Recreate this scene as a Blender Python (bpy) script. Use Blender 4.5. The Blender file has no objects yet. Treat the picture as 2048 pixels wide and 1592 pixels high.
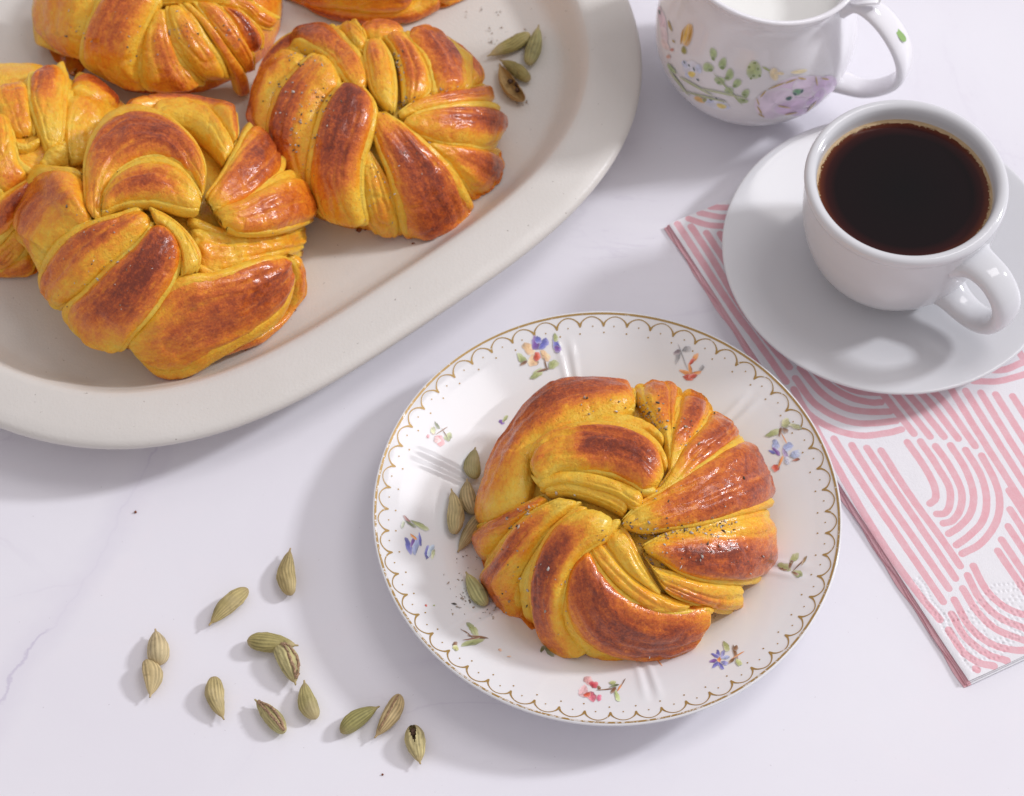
import bpy, math, random
import numpy as np
from mathutils import Vector, Matrix
from mathutils.bvhtree import BVHTree

# ------------------------------------------------------------------ camera, world, lamps
S = 0.01                                   # everything below is laid out in centimetres
CH, PITCH, ROLL, FPX = 82.73, 1.0309, 0.0055, 4766.6
_d = np.array([0, math.cos(PITCH), -math.sin(PITCH)])
_u0 = np.array([0, math.sin(PITCH), math.cos(PITCH)]); _r0 = np.array([1., 0, 0])
_r = math.cos(ROLL)*_r0 + math.sin(ROLL)*_u0
_u = math.cos(ROLL)*_u0 - math.sin(ROLL)*_r0
CAM = np.array([0, 0, CH])
scene = bpy.context.scene
col = scene.collection
cam = bpy.data.cameras.new('camera'); camo = bpy.data.objects.new('camera', cam); col.objects.link(camo)
M = Matrix.Identity(4)
for i in range(3):
    M[i][0] = _r[i]; M[i][1] = _u[i]; M[i][2] = -_d[i]; M[i][3] = CAM[i]*S
camo.matrix_world = M
cam.sensor_width = 36; cam.lens = FPX/2048*36
cam.clip_start = 0.01; cam.clip_end = 20
cam.dof.use_dof = True; cam.dof.focus_distance = 0.885; cam.dof.aperture_fstop = 16
scene.camera = camo

world = bpy.data.worlds.new('World'); scene.world = world; world.use_nodes = True
bg = world.node_tree.nodes['Background']
bg.inputs[0].default_value = (1.0, 0.945, 0.965, 1); bg.inputs[1].default_value = 0.53

SUN_AZ, SUN_EL = math.radians(18), math.radians(32.5)      # where the window stands as seen from the table
ldir = Vector((math.cos(SUN_AZ)*math.cos(SUN_EL), math.sin(SUN_AZ)*math.cos(SUN_EL), math.sin(SUN_EL)))
la = bpy.data.lights.new('window_light', 'AREA'); la.shape = 'RECTANGLE'; la.size = 0.46; la.size_y = 0.52
la.energy = 135; la.color = (0.95, 0.96, 1.0)
lo = bpy.data.objects.new('window_light', la); col.objects.link(lo)
tgt = Vector((0, 0.52, 0)); lo.location = tgt + ldir*5.0
lo.rotation_euler = (-ldir).to_track_quat('-Z', 'Y').to_euler()

# the pane of sky round it: broad soft light from the same side
lb = bpy.data.lights.new('window_sky', 'AREA'); lb.shape = 'RECTANGLE'; lb.size = 1.0; lb.size_y = 1.3
lb.energy = 22; lb.color = (1.0, 0.97, 0.98)
lbo = bpy.data.objects.new('window_sky', lb); col.objects.link(lbo)
_a, _e = math.radians(30), math.radians(61)
wdir = Vector((math.cos(_a)*math.cos(_e), math.sin(_a)*math.cos(_e), math.sin(_e)))
lbo.location = tgt + wdir*3.4; lbo.rotation_euler = (-wdir).to_track_quat('-Z', 'Y').to_euler()

scene.view_settings.view_transform = 'Standard'; scene.view_settings.look = 'None'
scene.view_settings.exposure = 0.0; scene.view_settings.gamma = 1
scene.render.engine = 'CYCLES'
scene.cycles.use_denoising = True
scene.cycles.max_bounces = 8

# ------------------------------------------------------------------ helpers
rng = np.random.default_rng(7)
random.seed(7)

def rays(P):
    P = np.atleast_2d(np.asarray(P, float))
    v = _d[None]*FPX + (P[:, :1]-1024)*_r - (P[:, 1:2]-796)*_u
    return v/np.linalg.norm(v, axis=1, keepdims=True)

def at(x, y, z=0.0):
    v = rays([(x, y)])[0]; t = (z-CH)/v[2]
    return CAM + v*t

def pxcm(p):                                # pixels per centimetre at a point
    return FPX/np.dot(np.asarray(p)-CAM, _d)

def _h(ix, iy, iz, seed):
    n = (ix*374761393 + iy*668265263 + iz*2147483647 + seed*1274126177) & 0xffffffff
    n = ((n ^ (n >> 13))*1274126177) & 0xffffffff
    n = (n ^ (n >> 16)) & 0xffff
    return n/65535.0

def vnoise(p, seed=0):                      # value noise, -1..1
    p = np.asarray(p, float); i = np.floor(p).astype(np.int64); f = p-i; f = f*f*(3-2*f)
    out = 0
    for a in (0, 1):
        for b in (0, 1):
            for c in (0, 1):
                w = (f[..., 0] if a else 1-f[..., 0])*(f[..., 1] if b else 1-f[..., 1])*(f[..., 2] if c else 1-f[..., 2])
                out = out + w*_h(i[..., 0]+a, i[..., 1]+b, i[..., 2]+c, seed)
    return out*2-1

def fbm(p, seed=0, o=3):
    p = np.asarray(p, float); s = 0; a = 1
    for k in range(o):
        s = s + a*vnoise(p*(2**k), seed+k*17); a *= .5
    return s

def catmull(P, n):                          # P (k,d) -> (n,d), even in the parameter
    P = np.asarray(P, float); k = len(P)
    if k == 2:
        t = np.linspace(0, 1, n)[:, None]; return P[0]*(1-t)+P[1]*t
    Q = np.vstack([2*P[0]-P[1], P, 2*P[-1]-P[-2]])
    t = np.linspace(0, k-1-1e-9, n); i = t.astype(int); f = (t-i)[:, None]
    p0, p1, p2, p3 = Q[i], Q[i+1], Q[i+2], Q[i+3]
    return .5*((2*p1)+(-p0+p2)*f+(2*p0-5*p1+4*p2-p3)*f*f+(-p0+3*p1-3*p2+p3)*f**3)

def mesh_obj(name, V, F, mat, parent=None, base=(0, 0, 0), smooth=True, attrs=None, colors=None, uv=None):
    """V in cm in the world; the object's origin is base (cm) unless it has a parent whose origin it shares."""
    base = np.asarray(base, float)
    V = (np.asarray(V, float)-base)*S
    me = bpy.data.meshes.new(name)
    if isinstance(F, np.ndarray) and F.ndim == 2:
        n, k = F.shape
        me.vertices.add(len(V)); me.vertices.foreach_set('co', V.astype(np.float32).ravel())
        me.loops.add(n*k); me.loops.foreach_set('vertex_index', F.astype(np.int32).ravel())
        me.polygons.add(n); me.polygons.foreach_set('loop_start', np.arange(0, n*k, k, dtype=np.int32))
        me.update(calc_edges=True); me.validate()
    else:
        me.from_pydata(V.tolist(), [], [list(map(int, f)) for f in F])
    if attrs:
        for a, val in attrs.items():
            at_ = me.attributes.new(a, 'FLOAT', 'POINT'); at_.data.foreach_set('value', np.asarray(val, np.float32))
    if colors is not None:
        c4 = np.ones((len(V), 4), np.float32); c4[:, :3] = colors
        at_ = me.attributes.new('tint', 'FLOAT_COLOR', 'POINT'); at_.data.foreach_set('color', c4.ravel())
    if uv is not None:
        l = me.uv_layers.new(name='UVMap'); vi = np.empty(len(me.loops), np.int32)
        me.loops.foreach_get('vertex_index', vi)
        l.data.foreach_set('uv', np.asarray(uv, np.float32)[vi].ravel())
    if smooth: me.polygons.foreach_set('use_smooth', np.ones(len(me.polygons), bool))
    me.materials.append(mat)
    o = bpy.data.objects.new(name, me); col.objects.link(o)
    if parent is None: o.location = Vector(base*S)
    else: o.parent = parent
    return o

def empty(name, base, label, cat, group=None):
    o = bpy.data.objects.new(name, None); o.empty_display_size = .02; col.objects.link(o)
    o.location = Vector(np.asarray(base, float)*S)
    return tag(o, label, cat, group)

def tag(o, label, cat, group=None, kind=None):
    o['label'] = label; o['category'] = cat
    if group: o['group'] = group
    if kind: o['kind'] = kind
    return o

def grid_faces(nu, nv, closed_v=False, closed_u=False):
    i = np.arange(nu if closed_u else nu-1)[:, None]; j = np.arange(nv if closed_v else nv-1)[None]
    i2 = (i+1) % nu; j2 = (j+1) % nv
    a = i*nv+j; b = i2*nv+j; c = i2*nv+j2; d = i*nv+j2
    return np.stack([a, b, c, d], -1).reshape(-1, 4)

def lathe(prof, n=128):
    prof = np.asarray(prof, float); th = np.linspace(0, 2*np.pi, n, endpoint=False)
    V = np.stack([prof[:, 0][:, None]*np.cos(th), prof[:, 0][:, None]*np.sin(th), np.repeat(prof[:, 1][:, None], n, 1)], -1)
    return V.reshape(-1, 3), grid_faces(len(prof), n, closed_v=True)

def tube(path, rad, n=12, cap=True):        # path (k,3), rad scalar/(k,)
    path = np.asarray(path, float); k = len(path); rad = np.broadcast_to(rad, (k,))
    T = np.gradient(path, axis=0); T /= np.linalg.norm(T, axis=1, keepdims=True)+1e-12
    ref = np.array([0, 0, 1.]) if abs(T[0, 2]) < .9 else np.array([1., 0, 0])
    N = np.zeros_like(T); nprev = ref-T[0]*np.dot(ref, T[0])
    for i in range(k):
        nprev = nprev-T[i]*np.dot(nprev, T[i]); nprev /= np.linalg.norm(nprev)+1e-12; N[i] = nprev
    B = np.cross(T, N); th = np.linspace(0, 2*np.pi, n, endpoint=False)
    V = path[:, None]+rad[:, None, None]*(N[:, None]*np.cos(th)[None, :, None]+B[:, None]*np.sin(th)[None, :, None])
    V = V.reshape(-1, 3); F = grid_faces(k, n, closed_v=True).tolist()
    if cap:
        F.append(list(range(n))[::-1]); F.append([(k-1)*n+i for i in range(n)])
    return V, F

# ------------------------------------------------------------------ node helpers
class NT:
    def __init__(s, name):
        s.m = bpy.data.materials.new(name); s.m.use_nodes = True; s.t = s.m.node_tree
        s.b = s.t.nodes['Principled BSDF']
    def n(s, typ, **k):
        x = s.t.nodes.new(typ)
        for a, v in k.items():
            if a.startswith('i_'):
                key = a[2:]; key = int(key) if key.isdigit() else key.replace('_', ' ')
                s.put(x.inputs[key], v)
            else: setattr(x, a, v)
        return x
    def put(s, sock, v):
        if hasattr(v, 'is_linked') or isinstance(v, bpy.types.NodeSocket): s.t.links.new(v, sock)
        else: sock.default_value = v
    def math(s, op, a, b=0., c=0., clamp=False):
        x = s.t.nodes.new('ShaderNodeMath'); x.operation = op; x.use_clamp = clamp
        s.put(x.inputs[0], a); s.put(x.inputs[1], b); s.put(x.inputs[2], c); return x.outputs[0]
    def mix(s, f, a, b):
        x = s.t.nodes.new('ShaderNodeMix'); x.data_type = 'RGBA'
        s.put(x.inputs[0], f); s.put(x.inputs[6], a if not isinstance(a, tuple) else (*a, 1)); s.put(x.inputs[7], b if not isinstance(b, tuple) else (*b, 1))
        return x.outputs[2]
    def ramp(s, f, stops):
        x = s.t.nodes.new('ShaderNodeValToRGB'); e = x.color_ramp.elements
        while len(e) < len(stops): e.new(.5)
        for k, (p, c) in zip(e, stops):
            k.position = p; k.color = (*c, 1) if len(c) == 3 else c
        s.put(x.inputs[0], f); return x.outputs[0]
    def rng(s, f, a, b, c, d):
        x = s.t.nodes.new('ShaderNodeMapRange'); x.interpolation_type = 'SMOOTHSTEP'
        for k, v in enumerate((f, a, b, c, d)): s.put(x.inputs[k], v)
        return x.outputs[0]
    def noise(s, vec, scale, detail=3., rough=.5, dist=0.):
        x = s.t.nodes.new('ShaderNodeTexNoise'); s.put(x.inputs['Vector'], vec)
        x.inputs['Scale'].default_value = scale; x.inputs['Detail'].default_value = detail
        x.inputs['Roughness'].default_value = rough; x.inputs['Distortion'].default_value = dist
        return x.outputs[0]
    def obj(s): return s.n('ShaderNodeTexCoord').outputs['Object']
    def pos(s): return s.n('ShaderNodeNewGeometry').outputs['Position']
    def attr(s, name, out='Fac'): return s.n('ShaderNodeAttribute', attribute_name=name).outputs[out]
    def scale(s, v, xyz):
        x = s.n('ShaderNodeMapping'); s.put(x.inputs[0], v); x.inputs['Scale'].default_value = xyz; return x.outputs[0]
    def bump(s, h, strength, dist, normal=None):
        x = s.n('ShaderNodeBump'); x.inputs['Strength'].default_value = strength; x.inputs['Distance'].default_value = dist
        s.put(x.inputs['Height'], h)
        if normal is not None: s.put(x.inputs['Normal'], normal)
        return x.outputs[0]
    def set(s, **k):
        for a, v in k.items(): s.put(s.b.inputs[a.replace('_', ' ')], v if not (isinstance(v, tuple) and len(v) == 3 and 'Color' in a) else (*v, 1))
        return s.m

def m_dough():
    t = NT('glazed_dough'); bake = t.attr('bake'); ob = t.pos(); uv = t.n('ShaderNodeUVMap').outputs[0]
    n1 = t.noise(ob, 110, 6, .65, .5); n2 = t.noise(t.scale(uv, (1.8, 5.5, 1)), 1, 5, .65); n3 = t.noise(ob, 900, 4, .7)
    f = t.math('MULTIPLY_ADD', t.math('SUBTRACT', n1, .5), .42, bake)
    k = t.math('MULTIPLY_ADD', bake, .62, .10)
    f = t.math('ADD', f, t.math('MULTIPLY', t.math('SUBTRACT', n2, .5), k))
    f = t.math('ADD', f, t.math('MULTIPLY', t.math('SUBTRACT', n3, .5), t.math('MULTIPLY', k, 1.25)))
    n4 = t.noise(ob, 330, 5, .7, .8)
    f = t.math('ADD', f, t.math('MULTIPLY', t.math('SUBTRACT', n4, .5), t.math('MULTIPLY', k, 1.5)), clamp=True)
    c = t.ramp(f, [(0, (.87, .61, .090)), (.11, (.91, .535, .046)), (.24, (.91, .39, .021)), (.40, (.82, .235, .013)), (.57, (.63, .13, .009)), (.78, (.42, .065, .006)), (1, (.22, .027, .004))])
    fine = t.noise(ob, 1250, 3, .65); fib = t.noise(t.scale(uv, (2.2, 11, 1)), 1, 3, .6); mid = t.noise(ob, 620, 3, .55)
    wr = t.math('ABSOLUTE', t.math('SUBTRACT', t.noise(t.scale(uv, (3.0, 6.0, 1)), 1, 4, .6, 1.4), .5))
    pit = t.rng(t.noise(ob, 820, 2, .5), .60, .74, 0, 1)
    fine = t.math('ADD', fine, t.math('SUBTRACT', t.math('MULTIPLY', wr, 2.6), t.math('MULTIPLY', pit, .9)))
    h = t.math('ADD', t.math('MULTIPLY', fine, .34), t.math('ADD', t.math('MULTIPLY', fib, .30), t.math('MULTIPLY', mid, .55)))
    nb = t.bump(h, .85, .0009)
    nc = t.bump(h, .22, .0008)
    ro = t.rng(n1, .3, .7, .42, .55)
    cw = t.rng(f, .05, .5, .45, 1.0)
    return t.set(Base_Color=c, Roughness=ro, Normal=nb, Specular_IOR_Level=.2, Coat_Weight=cw, Coat_Roughness=t.rng(n3, .3, .7, .09, .22), Coat_Normal=nc,
                 Subsurface_Weight=.10, Subsurface_Radius=(.006, .003, .001), Subsurface_Scale=.5)

def m_porcelain(name, c=(.86, .86, .865), rough=.07):
    t = NT(name); n = t.noise(t.pos(), 60, 3)
    cc = t.mix(n, tuple(x*.97 for x in c), c)
    return t.set(Base_Color=cc, Roughness=rough, Specular_IOR_Level=.5, Subsurface_Weight=.05, Subsurface_Radius=(.002, .002, .002), Subsurface_Scale=.3)

def m_tint(name, rough=.5, spec=.4, bump=0., bscale=800, metal=0.):
    t = NT(name); c = t.attr('tint', 'Color'); k = dict(Base_Color=c, Roughness=rough, Specular_IOR_Level=spec, Metallic=metal)
    if bump: k['Normal'] = t.bump(t.noise(t.pos(), bscale, 3, .6), bump, .0006)
    return t.set(**k)

def m_table():
    t = NT('pale_marble'); p = t.pos()
    big = t.noise(p, 7, 4, .55, .4)
    c = t.mix(t.rng(big, .3, .75, 0, 1), (.855, .845, .90), (.815, .795, .86))
    c = t.mix(t.rng(t.noise(p, 16, 6, .7, 1.2), .5, .72, 0, .45), c, (.86, .82, .875))
    sx = t.n('ShaderNodeSeparateXYZ'); t.put(sx.inputs[0], p); X, Y = sx.outputs[0], sx.outputs[1]
    def vein(a, b, amp, sc, w, dark, seedz, halo, full):
        A, B = np.array(a), np.array(b); d = (B-A)/np.linalg.norm(B-A); nn = np.array([-d[1], d[0]])
        q = t.math('ADD', t.math('MULTIPLY', X, float(nn[0])), t.math('MULTIPLY', Y, float(nn[1])))
        q = t.math('SUBTRACT', q, float(nn@A))
        off = t.n('ShaderNodeVectorMath', operation='ADD'); t.put(off.inputs[0], p); off.inputs[1].default_value = (0, 0, seedz)
        tt = t.math('SUBTRACT', t.math('ADD', t.math('MULTIPLY', X, float(d[0])), t.math('MULTIPLY', Y, float(d[1]))), float(d@A)); LN = float(np.linalg.norm(B-A))
        wv = t.math('SUBTRACT', t.noise(off.outputs[0], sc, 6, .62), .5)
        q = t.math('ABSOLUTE', t.math('MULTIPLY_ADD', wv, amp, q))
        vis = t.rng(t.noise(off.outputs[0], 22, 2), .42, .62, .15, 1)
        line = t.math('MULTIPLY', t.rng(q, 0, w, 1, 0), vis); hl = t.rng(q, 0, halo, 1, 0)
        m = t.math('ADD', t.math('MULTIPLY', line, dark), t.math('MULTIPLY', hl, dark*.33))
        if not full: m = t.math('MULTIPLY', m, t.math('MULTIPLY', t.rng(tt, -.01, .02, 0, 1), t.rng(tt, LN-.02, LN+.01, 1, 0)))
        return m
    f = None
    for a, b, amp, sc, w, dk, sz, ha, full in (
            ((318, 890), (20, 1385), .022, 22, .0010, .42, 0, .010, True), ((0, 1195), (140, 1170), .012, 25, .0007, .22, 3, .008, False),
            ((800, 1332), (935, 1308), .010, 30, .0005, .40, 7, .004, False), ((450, 1592), (520, 1480), .02, 20, .0006, .16, 11, .010, False),
            ((300, 1000), (345, 900), .015, 20, .0040, .13, 15, .012, False)):
        A, B = at(*a)[:2]*S, at(*b)[:2]*S
        v = vein(A, B, amp, sc, w, dk, sz, ha, full); f = v if f is None else t.math('ADD', f, v)
    c = t.mix(t.math('MINIMUM', f, .8), c, (.52, .47, .62))
    vn = t.math('ABSOLUTE', t.math('SUBTRACT', t.noise(p, 6.5, 7, .6, .9), .5)); vm = t.rng(t.noise(p, 5, 2), .48, .62, 0, 1)
    c = t.mix(t.math('MULTIPLY', t.math('MULTIPLY', t.rng(vn, 0, .012, 1, 0), vm), .20), c, (.55, .50, .62))
    c = t.mix(t.math('MULTIPLY', t.math('MULTIPLY', t.rng(vn, 0, .09, 1, 0), vm), .22), c, (.74, .71, .80))
    dots = t.rng(t.noise(p, 700, 1), .775, .82, 0, .35)
    c = t.mix(dots, c, (.35, .30, .33))
    return t.set(Base_Color=c, Roughness=t.rng(big, .3, .7, .34, .42), Specular_IOR_Level=.4, Normal=t.bump(t.noise(p, 500, 3), .02, .001))

def m_stone():
    t = NT('speckled_stoneware'); p = t.pos()
    c = t.mix(t.noise(p, 35, 4, .6), (.65, .62, .58), (.72, .69, .655))
    sp = t.rng(t.noise(p, 560, 2, .5), .74, .775, 0, .6); sp2 = t.rng(t.noise(p, 1500, 2), .70, .76, 0, .3)
    c = t.mix(sp, c, (.16, .125, .10)); c = t.mix(sp2, c, (.45, .38, .30))
    h = t.math('ADD', t.noise(p, 900, 4, .6), t.noise(p, 90, 3))
    return t.set(Base_Color=c, Roughness=t.rng(t.noise(p, 40, 3), .3, .7, .32, .5), Specular_IOR_Level=.4, Normal=t.bump(h, .12, .0012))

def m_napkin():
    t = NT('printed_paper'); ink = t.attr('ink'); p = t.pos()
    wob = t.math('MULTIPLY', t.math('SUBTRACT', t.noise(p, 500, 3), .5), .03)
    f = t.rng(t.math('ADD', ink, wob), -.014, .014, 1, 0)
    f = t.math('MULTIPLY', f, t.rng(t.noise(p, 240, 4, .7), .25, .75, .78, 1.0))
    paper = t.mix(t.noise(p, 300, 3), (.84, .83, .87), (.88, .87, .90))
    c = t.mix(f, paper, (.82, .44, .49))
    h = t.math('ADD', t.noise(p, 1400, 3, .7), t.math('MULTIPLY', t.noise(p, 160, 3), 1.2))
    return t.set(Base_Color=c, Roughness=.8, Specular_IOR_Level=.2, Normal=t.bump(h, .22, .0008))

def m_gold():
    t = NT('worn_gold'); p = t.pos(); w = t.attr('wear')
    k = t.rng(t.math('ADD', t.noise(p, 420, 4, .7), w), .50, .60, 0, .92)
    c = t.mix(k, (.42, .265, .085), (.80, .79, .78))
    return t.set(Base_Color=c, Roughness=.33, Metallic=.25, Specular_IOR_Level=.5)

def m_coffee():
    t = NT('black_coffee'); r = t.attr('edge')
    c = t.ramp(r, [(0, (.0035, .0022, .0030)), (.78, (.006, .0020, .003)), (.89, (.030, .005, .005)), (.955, (.10, .022, .009)), (1, (.26, .11, .032))])
    return t.set(Base_Color=c, Roughness=.025, Specular_IOR_Level=.25)

def m_plain(name, c, rough=.5, spec=.4, bump=0, bscale=600, var=.15):
    t = NT(name); n = t.noise(t.pos(), bscale*.5, 3)
    cc = t.mix(n, tuple(x*(1-var) for x in c), c); k = dict(Base_Color=cc, Roughness=rough, Specular_IOR_Level=spec)
    if bump: k['Normal'] = t.bump(t.noise(t.pos(), bscale, 3), bump, .0006)
    return t.set(**k)

MD = m_dough(); MP = m_porcelain('floral_porcelain', (.82, .82, .84), .12); MC = m_porcelain('white_porcelain', (.69, .694, .72), .10)
MJ = m_porcelain('jug_porcelain', (.83, .815, .85), .055)
MPRINT = m_tint('overglaze_print', .15, .5); MG = m_gold(); MT = m_table(); MS = m_stone(); MN = m_napkin()
MPOD = m_tint('cardamom_husk', .6, .3, .35, 1400); MSEED = m_tint('crushed_spice', .7, .3, .4, 2500)
MCOF = m_coffee(); MFOAM = m_plain('coffee_foam', (.62, .44, .24), .35, .4, .5, 2500, .35); MMILK = m_plain('milk', (.88, .88, .84), .12, .5, 0, 50, .03)
MBURN = m_plain('burnt_sugar', (.30, .07, .012), .22, .5, .6, 900, .6)

# ------------------------------------------------------------------ setting: the table top
V, F = [], []
n = 40; g = np.linspace(-90, 90, n)
V = np.array([(x, y+52, 0) for x in g for y in g]); F = grid_faces(n, n)[:, ::-1]
tb = mesh_obj('table_top', V, F, MT); tb['kind'] = 'structure'
tb['label'] = 'pale lavender white marble table top with faint grey veins'

# ------------------------------------------------------------------ oval stoneware platter
TC, TA, TB_, TTH = np.array([-16.3, 68.03]), 18.52, 20.75, 0.686
TRAY_FLOOR = 0.98
prof = [(6.0, 0.0, 3.2), (4.6, .0, 3.2), (3.9, .15, 3.2), (2.2, .95, 3.1), (.75, 1.62, 3.0), (.22, 1.90, 3.0), (.03, 2.10, 3.0), (.0, 2.24, 3.0), (.06, 2.38, 3.0), (.22, 2.48, 3.0),
        (.6, 2.55, 3.0), (1.2, 2.60, 3.05), (1.9, 2.64, 3.1), (2.2, 2.62, 3.15), (2.33, 2.56, 3.2), (2.48, 2.42, 3.2), (2.66, 2.15, 3.2), (2.90, 1.78, 3.2), (3.14, 1.44, 3.2), (3.36, 1.2, 3.2), (3.65, 1.06, 3.2), (4.3, .995, 3.2), (6, .98, 3.2), (9, .97, 3.2), (13, .97, 3.0), (17.5, .97, 2.6)]
n = 220; th = np.linspace(0, 2*np.pi, n, endpoint=False)
rows = []
for w, z, ex in prof:
    a, b = TA-w, TB_-w; c, s_ = np.cos(th), np.sin(th)
    rr = (np.abs(c/a)**ex+np.abs(s_/b)**ex)**(-1/ex)
    x, y = rr*c, rr*s_
    wob = .03*np.sin(3*th+1)+.02*np.sin(7*th)
    X = TC[0]+x*math.cos(TTH)-y*math.sin(TTH)*1; Y = TC[1]+x*math.sin(TTH)+y*math.cos(TTH)
    rows.append(np.stack([X, Y, np.full(n, z)+wob*(z > 2)], -1))
V = np.vstack(rows); F = grid_faces(len(prof), n, closed_v=True).tolist()
F.append([(len(prof)-1)*n+i for i in range(n)]); F.append(list(range(n))[::-1])
tag(mesh_obj('serving_platter', V, F, MS, base=(TC[0], TC[1], 0)), 'large oval speckled off-white stoneware platter holding the pile of buns', 'platter')

# ------------------------------------------------------------------ floral dessert plate
PC = np.array([3.67, 43.41]); PR = 9.0
_pr = np.array([0, 4.4, 4.9, 5.4, 6.0, 6.6, 7.3, 8.0, 8.6, 8.86, 8.97, 9.0])
_pz = np.array([.74, .74, .79, .92, 1.14, 1.36, 1.58, 1.80, 2.01, 2.12, 2.16, 2.11])
def plate_z(r, th=None):
    z = np.interp(r, _pr, _pz)
    if th is not None:
        for k in range(6):
            d = np.degrees(np.angle(np.exp(1j*(th-math.radians(41.5+60*k)))))
            wgt = np.clip((r-5.0)/.7, 0, 1)*np.clip((8.15-r)/.8, 0, 1)
            z = z + wgt*(.055*np.exp(-((d-2.0)/1.0)**2)+.055*np.exp(-((d+2.0)/1.0)**2)-.04*np.exp(-(d/.9)**2))
    return z
rs = np.concatenate([np.linspace(0.02, 4.3, 16), np.linspace(4.4, 8.86, 64), [8.92, 8.97, 9.0]])
n = 540; th = np.linspace(0, 2*np.pi, n, endpoint=False)
top = np.stack([rs[:, None]*np.cos(th), rs[:, None]*np.sin(th), plate_z(rs[:, None]*np.ones(n), th[None]*np.ones((len(rs), 1)))], -1)
und = [(8.99, 2.04), (8.9, 1.96), (8.0, 1.60), (6.6, 1.15), (5.6, .72), (5.1, .42), (5.0, .05), (4.85, 0.0), (4.7, .05), (4.65, .4), (3, .45), (.02, .45)]
un = np.stack([np.stack([r*np.cos(th), r*np.sin(th), np.full(n, z)], -1) for r, z in und])
V = np.concatenate([top, un]).reshape(-1, 3)+[PC[0], PC[1], 0]
pl = tag(mesh_obj('dessert_plate', V, grid_faces(len(rs)+len(und), n, closed_v=True), MP, base=(PC[0], PC[1], 0)),
         'white floral porcelain plate with gold scalloped edge under the single bun', 'plate')
PB = np.array([PC[0], PC[1], 0])
def plate_pt(r, t, up=.012):
    r = np.asarray(r, float); t = np.asarray(t, float)
    return np.stack([PC[0]+r*np.cos(t), PC[1]+r*np.sin(t), plate_z(r, t)+up], -1)
def ribbon(R, T, W):                         # polar ribbon on the plate, half widths W
    p = np.stack([R*np.cos(T), R*np.sin(T)], -1); d = np.gradient(p, axis=0); d /= np.linalg.norm(d, axis=1, keepdims=True)+1e-9
    nn = np.stack([-d[:, 1], d[:, 0]], -1); out = []
    for s_ in (-1, 0, 1):
        q = p+nn*np.asarray(W)[:, None]*s_; out.append(plate_pt(np.hypot(q[:, 0], q[:, 1]), np.arctan2(q[:, 1], q[:, 0]), .012))
    return np.stack(out, 1).reshape(-1, 3), grid_faces(len(R), 3)
NS = 56
Vs, Fs, Ws, k0 = [], [], [], 0
for k in range(NS):
    t0, t1 = 2*np.pi*k/NS, 2*np.pi*(k+1)/NS; u = np.linspace(0, 1, 17)
    jit = rng.normal(0, .012); R = 8.44+(.33+jit)*np.sin(np.pi*u)**.62; T = t0+(t1-t0)*u
    W = .016+.028*np.abs(2*u-1)**5+.006*rng.random()
    v, f = ribbon(R, T, W); Vs.append(v); Fs.append(f+k0); k0 += len(v); Ws += [-.10]*len(v)
    for rr, tt, s_ in ((8.40, (t0+t1)/2, .030), (8.13, t0, .034)):
        tt += rng.normal(0, .004); rr += rng.normal(0, .02); a = np.linspace(0, 2*np.pi, 8, endpoint=False)
        x = rr*np.cos(tt)+s_*np.cos(a); y = rr*np.sin(tt)+s_*np.sin(a)
        v = plate_pt(np.hypot(x, y), np.arctan2(y, x), .012); Vs.append(v)
        Fs.append(np.array([[k0, k0+1, k0+2, k0+3], [k0, k0+3, k0+4, k0+7], [k0+4, k0+5, k0+6, k0+7]])); k0 += 8; Ws += [-.2]*8
    # cusp drop
    a = np.linspace(0, 2*np.pi, 8, endpoint=False); x = 8.42*np.cos(t0)+.045*np.cos(a); y = 8.42*np.sin(t0)+.045*np.sin(a)
    v = plate_pt(np.hypot(x, y), np.arctan2(y, x), .0125); Vs.append(v)
    Fs.append(np.array([[k0, k0+1, k0+2, k0+3], [k0, k0+3, k0+4, k0+7], [k0+4, k0+5, k0+6, k0+7]])); k0 += 8; Ws += [-.2]*8
mesh_obj('gold_scallops', np.vstack(Vs), np.vstack(Fs), MG, pl, PB, attrs={'wear': Ws})
T = np.linspace(0, 2*np.pi, 600); v, f = ribbon(np.full(600, 8.885), T, np.full(600, .04))
mesh_obj('gold_rim_line', v, f, MG, pl, PB, attrs={'wear': np.repeat(-.045+.085*np.sin(T-2.63), 3)})

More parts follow.
